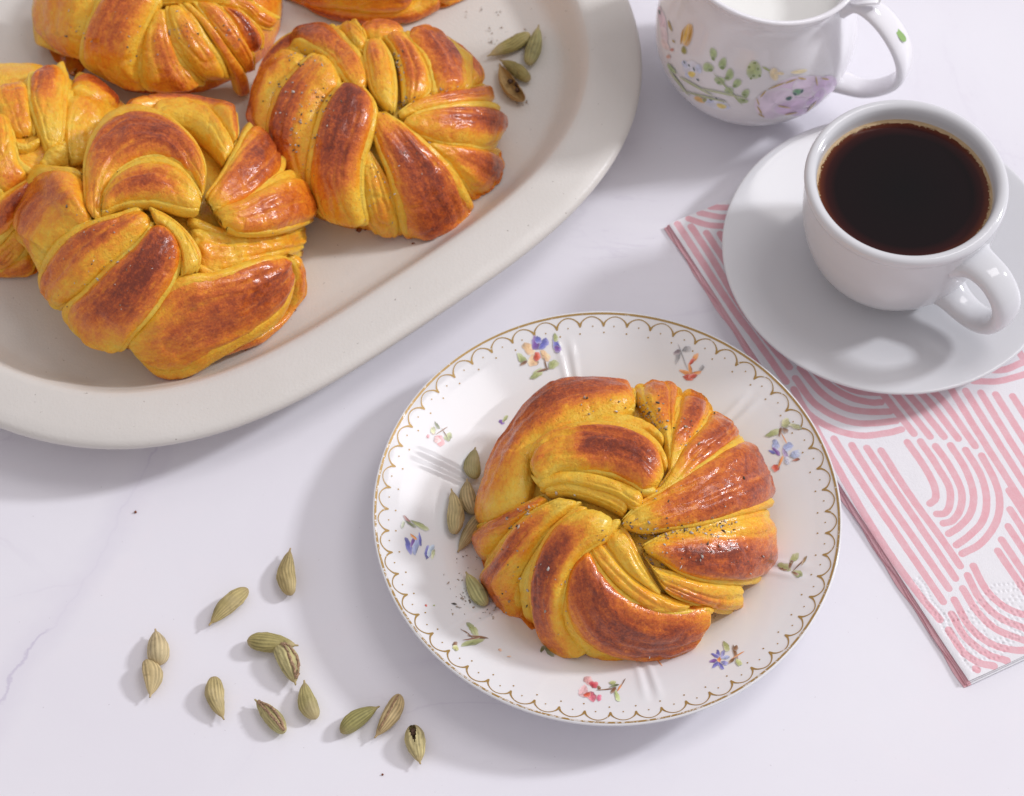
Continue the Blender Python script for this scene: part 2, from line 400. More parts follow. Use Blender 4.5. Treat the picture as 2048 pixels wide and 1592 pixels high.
# printed sprigs: ellipses (px, py, half length, half width, angle deg, colour) in the photograph's pixels, laid on the glaze
BL, VI, LB, RD, OR, PK, PE, GR, DG, BR, YL = (.16, .17, .55), (.22, .10, .42), (.42, .50, .80), (.66, .10, .05), (.86, .34, .10), (.80, .36, .40), (.90, .60, .34), (.42, .47, .20), (.18, .21, .09), (.26, .13, .06), (.86, .66, .20)
GY = (.38, .38, .40)
sprigs = [
 [(1057, 697, 15, 11, 20, PE), (1090, 711, 12, 9, 60, PE), (1066, 722, 14, 10, -30, PE), (1071, 686, 14, 9, 70, VI), (1087, 689, 12, 9, -45, BL), (1076, 680, 9, 6, 80, BL), (1074, 713, 9, 8, 70, RD), (1043, 717, 12, 8, 60, GR), (1047, 727, 10, 3, -30, BR), (1106, 730, 11, 9, -60, GR), (1073, 749, 14, 8, -35, GR), (1085, 741, 16, 2.5, -15, BR), (1091, 728, 14, 1.5, 75, BR), (1113, 692, 14, 8, 75, BL), (1115, 699, 9, 6, 60, VI), (1111, 676, 9, 5, 70, GR)],
 [(1389, 717, 12, 5, -65, OR), (1382, 725, 9, 4, -50, RD), (1370, 745, 15, 4, 25, OR), (1380, 738, 11, 4, 70, OR), (1390, 747, 12, 4, -10, OR), (1377, 755, 13, 6, 10, RD), (1385, 753, 9, 5, -30, RD), (1355, 716, 12, 5, -70, GY), (1354, 705, 9, 4, -20, (.30, .24, .27)), (1373, 699, 9, 6, -30, GY), (1366, 715, 26, 1.3, 70, GY), (1403, 737, 8, 3.5, -50, GY)],
 [(878, 881, 11, 11, 0, (.78, .30, .32)), (874, 880, 6, 8, 80, (.85, .55, .55)), (896, 874, 9, 8, 10, GR), (866, 862, 8, 4, 60, (.80, .62, .45)), (874, 851, 8, 3.5, 60, DG), (856, 873, 4, 3.5, 0, PK), (883, 862, 14, 1.2, -35, BR), (889, 866, 10, 1.2, 60, BR), (866, 861, 6, 6, 0, (.65, .68, .35))],
 [(817, 1091, 18, 6, 65, BL), (831, 1092, 17, 8, -80, LB), (825, 1085, 12, 3, -65, VI), (840, 1079, 14, 3, 80, BL), (827, 1074, 8, 3, 45, OR), (856, 1105, 16, 6, -75, BL), (861, 1102, 13, 6, -75, (.55, .68, .85)), (866, 1109, 9, 4, -75, (.70, .76, .45)), (815, 1041, 15, 3, 55, (.40, .20, .18)), (840, 1051, 20, 5, 25, GR), (822, 1049, 11, 3, 35, DG), (806, 1050, 9, 3, -70, (.60, .65, .50))],
 [(945, 1258, 18, 7, 45, GR), (945, 1284, 22, 8, -15, GR), (955, 1274, 24, 2.5, 8, BR), (934, 1267, 16, 1.5, 35, BR), (943, 1278, 16, 1.6, -8, (.35, .15, .08)), (910, 1289, 6, 5, 0, BR), (911, 1296, 6, 6, 0, (.60, .60, .25))],
 [(1176, 1361, 10, 9, 0, (.76, .42, .42)), (1187, 1369, 9, 8, 30, (.62, .07, .10)), (1166, 1383, 11, 11, 0, (.82, .50, .52)), (1182, 1392, 12, 9, 20, (.70, .16, .22)), (1174, 1390, 7, 6, 0, RD), (1198, 1396, 6, 6, 0, (.82, .20, .32)), (1198, 1376, 5, 4, 40, BR), (1212, 1379, 18, 1.4, -5, BR), (1227, 1381, 9, 4, -45, BR), (1239, 1376, 9, 2, -60, OR), (1234, 1392, 11, 5, 75, (.55, .65, .28)), (1225, 1366, 8, 4, 10, GR), (1228, 1372, 10, 2.5, -20, DG), (1246, 1366, 9, 1.2, -60, BR)],
 [(1445-9, 1320-13, 8, 4, 75, BL), (1430, 1311, 8, 4, 30, BL), (1426, 1322, 9, 3.5, -5, VI), (1431, 1330, 9, 4, -50, BL), (1441, 1331, 9, 4, 60, BL), (1449, 1326, 8, 4, 25, (.30, .32, .66)), (1451, 1315, 8, 4, -20, LB), (1445, 1309, 8, 4, -65, (.34, .36, .70)), (1438, 1320, 4.5, 4.5, 0, OR), (1452, 1293, 11, 6, 55, GR), (1470, 1305, 14, 4, 75, BR), (1477, 1325, 9, 5, 60, (.58, .64, .28)), (1463, 1322, 8, 3.5, -50, BR), (1475, 1311, 14, 1.3, -30, OR), (1471, 1297, 6, 5, 0, BR)],
 [(1588, 1117, 13, 7, -65, GR), (1568, 1134, 13, 8, 25, GR), (1594, 1147, 13, 7, 30, GR), (1581, 1130, 10, 3.5, -75, BR), (1566, 1138, 8, 3.5, 20, BR), (1590, 1147, 9, 3, 35, BR), (1598, 1130, 18, 1.5, -45, BR), (1608, 1122, 10, 3, -60, (.40, .28, .14))],
 [(1551, 890, 12, 8, 65, LB), (1552, 903, 10, 5, 50, VI), (1544, 904, 9, 3, 30, BL), (1574, 896, 13, 8, -60, LB), (1570, 907, 10, 5, 70, (.45, .36, .62)), (1590, 909, 13, 7, -15, (.48, .56, .80)), (1574, 921, 8, 6, 60, (.62, .66, .84)), (1592, 920, 7, 3, -10, (.45, .16, .10)), (1551, 936, 9, 7, 30, RD), (1561, 924, 13, 3, -70, OR), (1545, 867, 14, 7, -20, GR), (1571, 847, 11, 8, -30, (.56, .58, .30)), (1590, 853, 13, 5, 10, (.50, .52, .30)), (1560, 865, 9, 3.5, -75, BR), (1570, 861, 8, 4, 40, (.32, .20, .14)), (1568, 877, 12, 1.2, 60, OR)],
 [(1085, 1308-10, 8, 4, -70, DG), (1098, 1302, 13, 7, 50, (.30, .36, .22))],
 [(1305, 1318, 10, 3, -10, GR), (1316, 1322, 12, 1.6, 50, OR)],
 [(1003, 844, 6, 5, 0, VI), (1010, 838, 8, 4, -50, GR)],
 [(1000, 1300, 4, 3, 0, (.85, .55, .40)), (1018, 1313, 4, 2, 0, (.85, .6, .45))],
 [(852, 1211, 2.5, 2.5, 0, RD), (868, 1211, 2, 2, 0, GR)],
]
def on_plate(x, y):
    z = 1.2
    for _ in range(6):
        p = at(x, y, z); r = math.hypot(*(p[:2]-PC)); z = float(np.interp(r, _pr, _pz))
    return p[:2]
for sp in sprigs:
    Vs, Fs, Cs, k0 = [], [], [], 0
    for li, (x, y, a, b, ang, c) in enumerate(sp):
        na, t = 14, math.radians(ang); pts, cc = [], []
        for ring, sc in enumerate((0, .55, .85, 1.0)):
            for j in range(na):
                w = 2*np.pi*j/na; wob = 1+.16*math.sin(2*w+li*2.1)+.10*math.sin(5*w+li); ex = sc*a*np.cos(w)*wob; ey = sc*b*np.sin(w)*(1+.3*np.cos(w))*wob
                q = on_plate(x+ex*math.cos(t)-ey*math.sin(t), y+ex*math.sin(t)+ey*math.cos(t))-PC
                pts.append((math.hypot(*q), math.atan2(q[1], q[0])))
                cl = np.array(c)*(1+.42*sc*np.cos(w+li*1.3)+.16*rng.normal()); cl = np.clip(cl, 0, 1)
                k = (0, .04, .12, .38)[ring]+.25*max(0, sc*math.cos(w+li*1.3)); cc.append(cl*(1-k)+np.array((.83, .83, .85))*k)
        pts = np.array(pts); v = plate_pt(pts[:, 0], pts[:, 1], .010+.0016*li); Vs.append(v); Cs += cc
        Fs.append(grid_faces(4, na, closed_v=True)+k0); k0 += len(v)
    mesh_obj('painted_sprig', np.vstack(Vs), np.vstack(Fs), MPRINT, pl, PB, colors=np.array(Cs))

# ------------------------------------------------------------------ paper napkin
NZ = .30
N0, N1, N2 = at(1338, 447, NZ), at(1938, 1362, NZ), at(2048, 1311, NZ)
e1 = (N1-N0)[:2]; NL = np.linalg.norm(e1); e1 /= NL
e2 = np.array([-e1[1], e1[0]])
if np.dot(e2, (N2-N1)[:2]) < 0: e2 = -e2
NWD = 12.2
print('napkin length', NL, 'skew', np.degrees(np.arctan2(np.dot((N2-N1)[:2], e1), np.dot((N2-N1)[:2], e2))))
SK = np.dot((N2-N1)[:2], e1)/np.dot((N2-N1)[:2], e2)
def T7(*p): return [(1600+x/2.654, 800+y/2.654) for x, y in p]
def T6(*p): return [(1348+x/2.926, 350+y/2.926) for x, y in p]
strokes = [T7(*p) for p in (
 ((430, 270), (600, 530), (740, 720), (850, 880)), ((355, 255), (500, 470), (650, 690), (825, 945)), ((275, 240), (420, 470), (600, 730), (790, 1000)),
 ((180, 205), (330, 440), (520, 720), (760, 1070)), ((50, 90), (182, 330), (400, 700), (600, 990), (742, 1165)),
 ((965, 295), (1030, 420), (1060, 530), (1040, 650), (960, 760), (860, 815)), ((880, 265), (960, 400), (990, 530), (970, 640), (900, 720), (830, 770)),
 ((800, 240), (880, 370), (920, 500), (905, 600), (850, 670), (790, 710)), ((720, 245), (800, 360), (855, 480), (850, 580), (810, 640), (760, 655)),
 ((640, 220), (720, 340), (790, 460), (795, 550), (770, 600), (725, 605)), ((570, 225), (650, 340), (710, 450), (720, 520), (690, 550)),
 ((400, -90), (480, 20), (605, 180)), ((460, -90), (550, 20), (690, 195)), ((525, -90), (620, 20), (765, 195)), ((590, -90), (690, 15), (840, 205)), ((655, -90), (770, 20), (930, 245)),
 ((800, -60), (1000, 260), (1230, 620)), ((880, -50), (1080, 270), (1240, 520)), ((960, -40), (1150, 270), (1260, 440)), ((1040, -30), (1260, 320)), ((1130, -20), (1270, 200)),
 ((1110, 480), (1220, 650)), ((1115, 580), (1230, 760)), ((1105, 670), (1230, 860)), ((1070, 740), (1240, 990)), ((1050, 800), (1240, 1080)),
 ((920, 880), (1000, 1020), (1110, 1110), (1230, 1150)), ((890, 930), (960, 1060), (1070, 1160), (1230, 1225)), ((865, 1000), (940, 1120), (1050, 1220), (1230, 1290)),
 ((820, 1060), (900, 1200), (1010, 1290), (1130, 1325), (1220, 1325)), ((805, 1135), (880, 1260), (1000, 1350), (1100, 1382)), ((790, 1220), (860, 1330), (950, 1395), (1030, 1412)), ((932, 1428), (940, 1434)))]
strokes += [T6(*p) for p in (
 ((700, 1255), (790, 1400), (950, 1495), (1100, 1525), (1250, 1510), (1330, 1490)), ((710, 1190), (820, 1335), (970, 1425), (1120, 1455), (1300, 1440)),
 ((740, 1130), (860, 1275), (1000, 1360), (1130, 1385), (1260, 1385)), ((780, 1100), (900, 1225), (1030, 1300), (1150, 1330), (1210, 1330)), ((850, 1120), (980, 1225), (1080, 1265), (1190, 1275)),
 ((1750, 1205), (1900, 1205), (2060, 1165)), ((1800, 1140), (1930, 1140), (2030, 1100)), ((2015, 1030), (2070, 1110)),
 ((20, 285), (160, 500), (330, 760), (500, 990), (655, 1210)), ((100, 300), (230, 500), (380, 750), (540, 960), (675, 1125)), ((190, 340), (290, 490), (420, 700), (560, 900)), ((270, 345), (360, 480), (480, 650)),
 ((85, 255), (190, 290), (300, 300), (420, 290)), ((150, 222), (290, 248), (430, 230)), ((215, 188), (330, 190), (430, 170)), ((-20, 340), (120, 600), (290, 860), (440, 1060), (590, 1260), (660, 1380)))]
hw = .150; st = .036
P = np.arange(0, NL+st/2, st); Q = np.arange(0, NWD, st*1.1)
PP, QQ = np.meshgrid(P, Q, indexing='ij')
ink = np.full(PP.shape, 9.0)
for s_ in strokes:
    w = np.array([at(x, y, NZ)[:2] for x, y in s_])-N0[:2]
    q_ = w@e2; p_ = w@e1-SK*q_
    c = catmull(np.stack([p_, q_], -1), 40)
    c = c+np.stack([vnoise(np.stack([c[:, 0]*1.5, c[:, 1]*1.5, np.full(40, k)], -1), 5) for k in (0, 9)], -1)*.008
    i0, i1 = np.searchsorted(P, [c[:, 0].min()-.4, c[:, 0].max()+.4]); j0, j1 = np.searchsorted(Q, [c[:, 1].min()-.4, c[:, 1].max()+.4])
    if i1 <= i0 or j1 <= j0: continue
    sub = np.stack([PP[i0:i1, j0:j1], QQ[i0:i1, j0:j1]], -1); best = np.full(sub.shape[:2], 9.)
    for a, b in zip(c[:-1], c[1:]):
        ab = b-a; t = np.clip(((sub-a)@ab)/(ab@ab+1e-9), 0, 1); best = np.minimum(best, np.linalg.norm(sub-a-t[..., None]*ab, axis=-1))
    ink[i0:i1, j0:j1] = np.minimum(ink[i0:i1, j0:j1], best-hw)
Z = NZ+.018*fbm(np.stack([PP*.3, QQ*.3, PP*0], -1), 3)+.012*np.exp(-((PP-NL*.52)/.12)**2)+.05*np.exp(-((NL-PP)**2+QQ**2)/1.2)
d_edge = np.minimum(QQ, NL-PP)
Z = Z-.05*np.exp(-d_edge/.10)
# embossed dots: zigzag bands along the bottom and left edges near the corner
dots = []
for band in (0.35, 0.62, 2.2, 2.5):
    for k in np.arange(0.3, 10, .17):
        zz = .55*abs(((k/1.5) % 2)-1); dots.append((NL-band-zz, k))
for band in (.28, .52):
    for k in np.arange(.3, 4.6, .17): dots.append((NL-k, band+.12*abs(((k/.7) % 2)-1)))
for a in np.arange(.9, 3.4, .30):
    for b in np.arange(.8, 9.5, .20):
        if (int(a*10)//3+int(b/.6)) % 3: dots.append((NL-.3-a*.62-.25*math.sin(b*2.1), b))
for p0, q0 in dots:
    i0, i1 = np.searchsorted(P, [p0-.16, p0+.16]); j0, j1 = np.searchsorted(Q, [q0-.16, q0+.16])
    rr = (PP[i0:i1, j0:j1]-p0)**2+(QQ[i0:i1, j0:j1]-q0)**2
    Z[i0:i1, j0:j1] -= .05*np.exp(-rr/.0020)
XY = N0[:2]+(PP+SK*QQ)[..., None]*e1+QQ[..., None]*e2
# ragged paper edge
V = np.concatenate([XY, Z[..., None]], -1)
nap = empty('paper_napkin', (N0[0], N0[1], 0), 'folded white paper napkin with pink arches and stripes under the saucer', 'napkin')
NB = np.array([N0[0], N0[1], 0])
Fn = grid_faces(len(P), len(Q))
if np.cross(np.append(e1, 0), np.append(e2, 0))[2] < 0: Fn = Fn[:, ::-1]
mesh_obj('top_sheet', V.reshape(-1, 3), Fn, MN, nap, NB, attrs={'ink': ink.ravel()})
for k, (dq, dp, z0) in enumerate(((-.05, .03, .160), (-.13, .02, .115), (-.06, .09, .07), (-.20, .07, .03))):
    p = np.linspace(-.03, NL+dp, 160); prof_ = [(NWD-.3, .028), (2.0, .028), (.25, .026), (.08, .022), (.02, .012), (0, 0), (.02, -.012), (.08, -.022), (.25, -.026), (2, -.028)]
    rows = []
    for pp in p:
        wv = .03*math.sin(pp*1.3+k*2)+.025*math.sin(pp*3.1+k); row = []
        for q_, zz in prof_:
            qq = q_+dq+wv*(q_ < 1); a = N0[:2]+(pp+SK*qq)*e1+qq*e2; row.append((a[0], a[1], z0+zz*.8+.006*math.sin(pp*2+k*3)))
        rows.append(row)
    V = np.array(rows); ik = np.tile(np.array([q_-.16-.08*(k % 2) for q_, _ in prof_]), (160, 1))+.0
    mesh_obj('folded_ply', V.reshape(-1, 3), grid_faces(160, len(prof_)), MN, nap, NB, attrs={'ink': ik.ravel()})

# ------------------------------------------------------------------ saucer, cup, coffee
CC = np.array([15.49, 55.66]); CB = np.array([CC[0], CC[1], NZ])
def lathe_obj(name, prof, mat, center, parent=None, base=None, n=160, attrs=None):
    V, F = lathe(prof, n); V = V+[center[0], center[1], 0]
    return mesh_obj(name, V, F, mat, parent, base if base is not None else (center[0], center[1], 0), attrs=attrs)
sp_ = [(.01, 1.02), (2.3, 1.02), (2.7, 1.03), (3.0, 1.06), (3.4, 1.12), (4.2, 1.26), (5.0, 1.44), (5.8, 1.63), (6.4, 1.77), (6.7, 1.83), (6.82, 1.83), (6.87, 1.79), (6.86, 1.72), (6.75, 1.66), (6.2, 1.50), (5.2, 1.20), (4.2, .93), (3.7, .75), (3.5, .45), (3.42, .31), (3.2, .31), (3.1, .5), (2.9, .62), (.01, .62)]
sp2 = catmull(np.array(sp_), 120)
tag(lathe_obj('saucer', sp2, MC, CC, base=CB), 'plain white porcelain saucer on the pink patterned napkin', 'saucer')
cup = empty('coffee_cup', (CC[0], CC[1], 1.03), 'plain white porcelain cup filled with black coffee on the saucer', 'cup')
CU = np.array([CC[0], CC[1], 1.03])
_cz = np.array([1.03, 1.05, 1.2, 1.5, 1.9, 2.5, 3.2, 4.0, 4.8, 5.5, 6.0, 6.3])
_cr = np.array([1.85, 2.02, 2.36, 2.72, 3.02, 3.36, 3.60, 3.79, 3.88, 3.92, 3.94, 3.96])
outer = [(.01, 1.1), (1.5, 1.1), (1.7, 1.05)]+list(zip(_cr, _cz))
lip = [(4.01, 6.46), (4.02, 6.60), (3.97, 6.73), (3.86, 6.80), (3.72, 6.79), (3.60, 6.71), (3.53, 6.56)]
inner = [(3.49, 6.3), (3.46, 5.6), (3.42, 5.0), (3.34, 4.2), (3.2, 3.4), (2.8, 2.5), (2.2, 1.8), (1.5, 1.5), (.01, 1.45)]
cp = catmull(np.array(outer+lip+inner), 220)
cp[:, 0] = np.maximum(cp[:, 0], .005)
lathe_obj('cup_body', cp, MC, CC, cup, CU)
HAZ = math.radians(-50)
def handle(name, pts, az, center, mat, parent, base, w0, w1, th_, nn=60, wfun=None):
    """pts: (radius from the axis, height) of the strap's centre line in the vertical plane at az; elliptical section"""
    c = catmull(np.array(pts, float), nn); d = np.gradient(c, axis=0); d /= np.linalg.norm(d, axis=1, keepdims=True)
    nrm = np.stack([-d[:, 1], d[:, 0]], -1); rad = np.array([math.cos(az), math.sin(az), 0]); tan = np.array([-math.sin(az), math.cos(az), 0]); m = 24
    rows = []
    for i in range(nn):
        u = i/(nn-1); ww = (wfun(u) if wfun else w0+(w1-w0)*u)
        flare = 1+.55*math.exp(-u/.06)+.45*math.exp(-(1-u)/.06)
        for j in range(m):
            a = 2*np.pi*j/m; s1 = math.copysign(abs(math.cos(a))**.8, math.cos(a)); s2 = math.copysign(abs(math.sin(a))**.9, math.sin(a))
            q = c[i]+nrm[i]*th_*s2*flare; rows.append(np.array([center[0], center[1], 0])+rad*q[0]+np.array([0, 0, q[1]])+tan*ww*flare*s1)
    return mesh_obj(name, np.array(rows), grid_faces(nn, m, closed_v=True), mat, parent, base)
handle('cup_handle', [(3.75, 5.45), (4.4, 5.65), (5.2, 5.55), (5.85, 4.95), (6.0, 4.1), (5.7, 3.2), (5.0, 2.6), (4.2, 2.42), (3.2, 2.6)], HAZ, CC, MC, cup, CU, .74, .60, .36)
# coffee and its foam edge
zc = 6.02; rc = 3.47
rs_ = np.concatenate([np.linspace(.005, 3.0, 16), np.linspace(3.05, rc+.02, 16)]); n = 160; th = np.linspace(0, 2*np.pi, n, endpoint=False)
zz = zc+.05*np.exp(-(rc-rs_)/.06)
V = np.stack([CC[0]+rs_[:, None]*np.cos(th), CC[1]+rs_[:, None]*np.sin(th), np.repeat(zz[:, None], n, 1)], -1)
cof = empty('coffee', (CC[0], CC[1], zc), 'black coffee with an amber foam edge inside the white cup', 'coffee')
mesh_obj('coffee_surface', V.reshape(-1, 3), grid_faces(len(rs_), n, closed_v=True), MCOF, cof, (CC[0], CC[1], zc), attrs={'edge': np.repeat(rs_/rc, n)})
Vs, Fs, k0 = [], [], 0
for k in range(520):
    a = rng.uniform(0, 2*np.pi); dep = .03+.13*(.5+.5*math.sin(a+.2))*rng.random()**1.3; r0 = .012+.030*rng.random()**2
    rr = rc-.02-dep; c = np.array([CC[0]+rr*math.cos(a), CC[1]+rr*math.sin(a), zc+.012])
    v, f = lathe([(r0*math.cos(b), r0*math.sin(b)) for b in (0, .5, 1.0, 1.5)], 7); Vs.append(v+c); Fs.append(f+k0); k0 += len(v)
th2 = np.linspace(0, 2*np.pi, 240, endpoint=False); wv = rc-.055-.075*(.5+.5*np.sin(th2+.2))+.012*np.sin(th2*23)+.01*np.sin(th2*41)
ring = np.stack([np.stack([CC[0]+r_*np.cos(th2), CC[1]+r_*np.sin(th2), np.full(240, 0)+z_], -1) for r_, z_ in ((wv, zc+.004), (wv+.02, zc+.016), (np.full(240, rc-.015), zc+.05), (np.full(240, rc+.02), zc+.075))])
Vs.append(ring.reshape(-1, 3)); Fs.append(grid_faces(4, 240, closed_v=True)+k0)
fo = mesh_obj('foam_edge', np.vstack(Vs), np.vstack(Fs), MFOAM, cof, (CC[0], CC[1], zc)); fo['kind'] = 'stuff'

# ------------------------------------------------------------------ milk jug
JC = at(1512, 49, 3.7)[:2]; JB = np.array([JC[0], JC[1], 0])
print('jug', JC, 'cup', CC)
_jz = np.array([0, .12, .5, 1.0, 1.7, 2.5, 3.4, 4.3, 5.2, 6.0, 6.7, 7.3, 7.9, 8.35, 8.7])
_jr = np.array([2.3, 2.45, 2.85, 3.35, 3.85, 4.16, 4.28, 4.24, 4.04, 3.80, 3.62, 3.56, 3.64, 3.82, 4.0])
SPAZ = math.radians(160)
def jug_xyz(r, z, a):
    k = np.clip((z-5.2)/2.9, 0, 1)**2; lift = .75*np.cos(a-SPAZ)*k; sp_ = 1+.22*k*np.exp(-(np.angle(np.exp(1j*(a-SPAZ)))/.45)**2)
    return np.stack([JC[0]+r*sp_*np.cos(a), JC[1]+r*sp_*np.sin(a), z+lift], -1)
jp = [(.01, .2), (2.2, .2), (2.35, .05)]+list(zip(_jr, _jz))+[(4.10, 8.82), (4.06, 8.92), (3.96, 8.94), (3.86, 8.86)]+[(3.70, 8.5), (3.46, 7.8), (3.38, 7.1), (3.5, 6.2), (3.8, 5.0), (3.98, 4), (3.6, 2), (2.6, .8), (.01, .6)]
jp = catmull(np.array(jp), 200); jp[:, 0] = np.maximum(jp[:, 0], .005)
n = 160; th = np.linspace(0, 2*np.pi, n, endpoint=False)
V = jug_xyz(jp[:, 0][:, None]*np.ones(n), jp[:, 1][:, None]*np.ones(n), th[None]*np.ones((len(jp), 1)))
jug = empty('milk_jug', JB, 'white porcelain milk jug painted with lilac peony and green sprigs', 'jug')
mesh_obj('jug_body', V.reshape(-1, 3), grid_faces(len(jp), n, closed_v=True), MJ, jug, JB)
JAZ = math.radians(-25)
jh = handle('jug_handle', [(3.7, 6.9), (4.3, 7.25), (5.2, 6.85), (6.0, 6.0), (6.5, 5.0), (6.6, 3.9), (6.1, 2.9), (5.1, 2.1), (3.7, 2.0)], JAZ, JC, MJ, jug, JB, .55, .42, .25, wfun=lambda u: .40+.24*math.sin(math.pi*min(1, u*1.1))**2+.06)
# thumb leaf on the handle
u = np.linspace(0, 1, 14); rows = []
rad = np.array([math.cos(JAZ), math.sin(JAZ), 0]); tan = np.array([-math.sin(JAZ), math.cos(JAZ), 0])
for uu in u:
    c = np.array([JC[0], JC[1], 0])+rad*(3.9+1.15*uu)+np.array([0, 0, 7.25+.60*math.sin(uu*2.4)])
    for v_ in np.linspace(-1, 1, 9): rows.append(c+tan*v_*(.12+.52*math.sin(math.pi*(uu*.85+.12)))+np.array([0, 0, .16*v_*v_]))
V = np.array(rows); V = np.vstack([V, V-[0, 0, .18]]); F = grid_faces(14, 9); F = np.vstack([F, F[:, ::-1]+126])
edge = [i*9 for i in range(14)]+[13*9+j for j in range(1, 9)]+[i*9+8 for i in range(12, -1, -1)]+[j for j in range(7, 0, -1)]
F = np.vstack([F, np.array([[edge[i], edge[(i+1) % len(edge)], edge[(i+1) % len(edge)]+126, edge[i]+126] for i in range(len(edge))])])
mesh_obj('thumb_leaf', V, F, MJ, jh, JB)
rs_ = np.linspace(.01, 3.50, 12); V = np.stack([JC[0]+rs_[:, None]*np.cos(th), JC[1]+rs_[:, None]*np.sin(th), np.full((12, n), 6.1)+.06*(rs_[:, None] > 3.4)], -1)
tag(mesh_obj('milk', V.reshape(-1, 3), grid_faces(12, n, closed_v=True), MMILK, base=(JC[0], JC[1], 6.1)), 'white milk standing inside the flower painted jug', 'milk')

_io = int(np.argmax(jp[:, 1])); _sel = [i for i in range(_io) if jp[i, 0] > 2.2 and jp[i, 1] > .1]
_jz = jp[_sel, 1]; _jr = jp[_sel, 0]; _or = np.argsort(_jz); _jz, _jr = _jz[_or], _jr[_or]
def jug_hit(P):                              # where view rays meet the jug's outer wall
    D = rays(P); t = np.linspace((CH-8.6)/-D[:, 2].max()*.98, (CH)/-D[:, 2].min()*1.02, 1500)
    X = CAM+D[:, None]*t[None, :, None]; q = X[..., :2]-JC; r = np.hypot(q[..., 0], q[..., 1])
    ins = (r < np.interp(X[..., 2], _jz, _jr)) & (X[..., 2] < 8.5) & (X[..., 2] > 0)
    hit = ins.any(1); i = ins.argmax(1); X = X[np.arange(len(P)), i]
    q = X[:, :2]-JC; return hit, np.arctan2(q[:, 1], q[:, 0]), X[:, 2]
def TJ(x, y): return 1280+x/2.926, y/2.926
LI, LI2, GN, GN2, GD, DK, OC, JB_ = (.78, .62, .82), (.62, .44, .70), (.42, .54, .26), (.24, .34, .12), (.55, .38, .14), (.05, .12, .12), (.72, .40, .06), (.60, .66, .86)
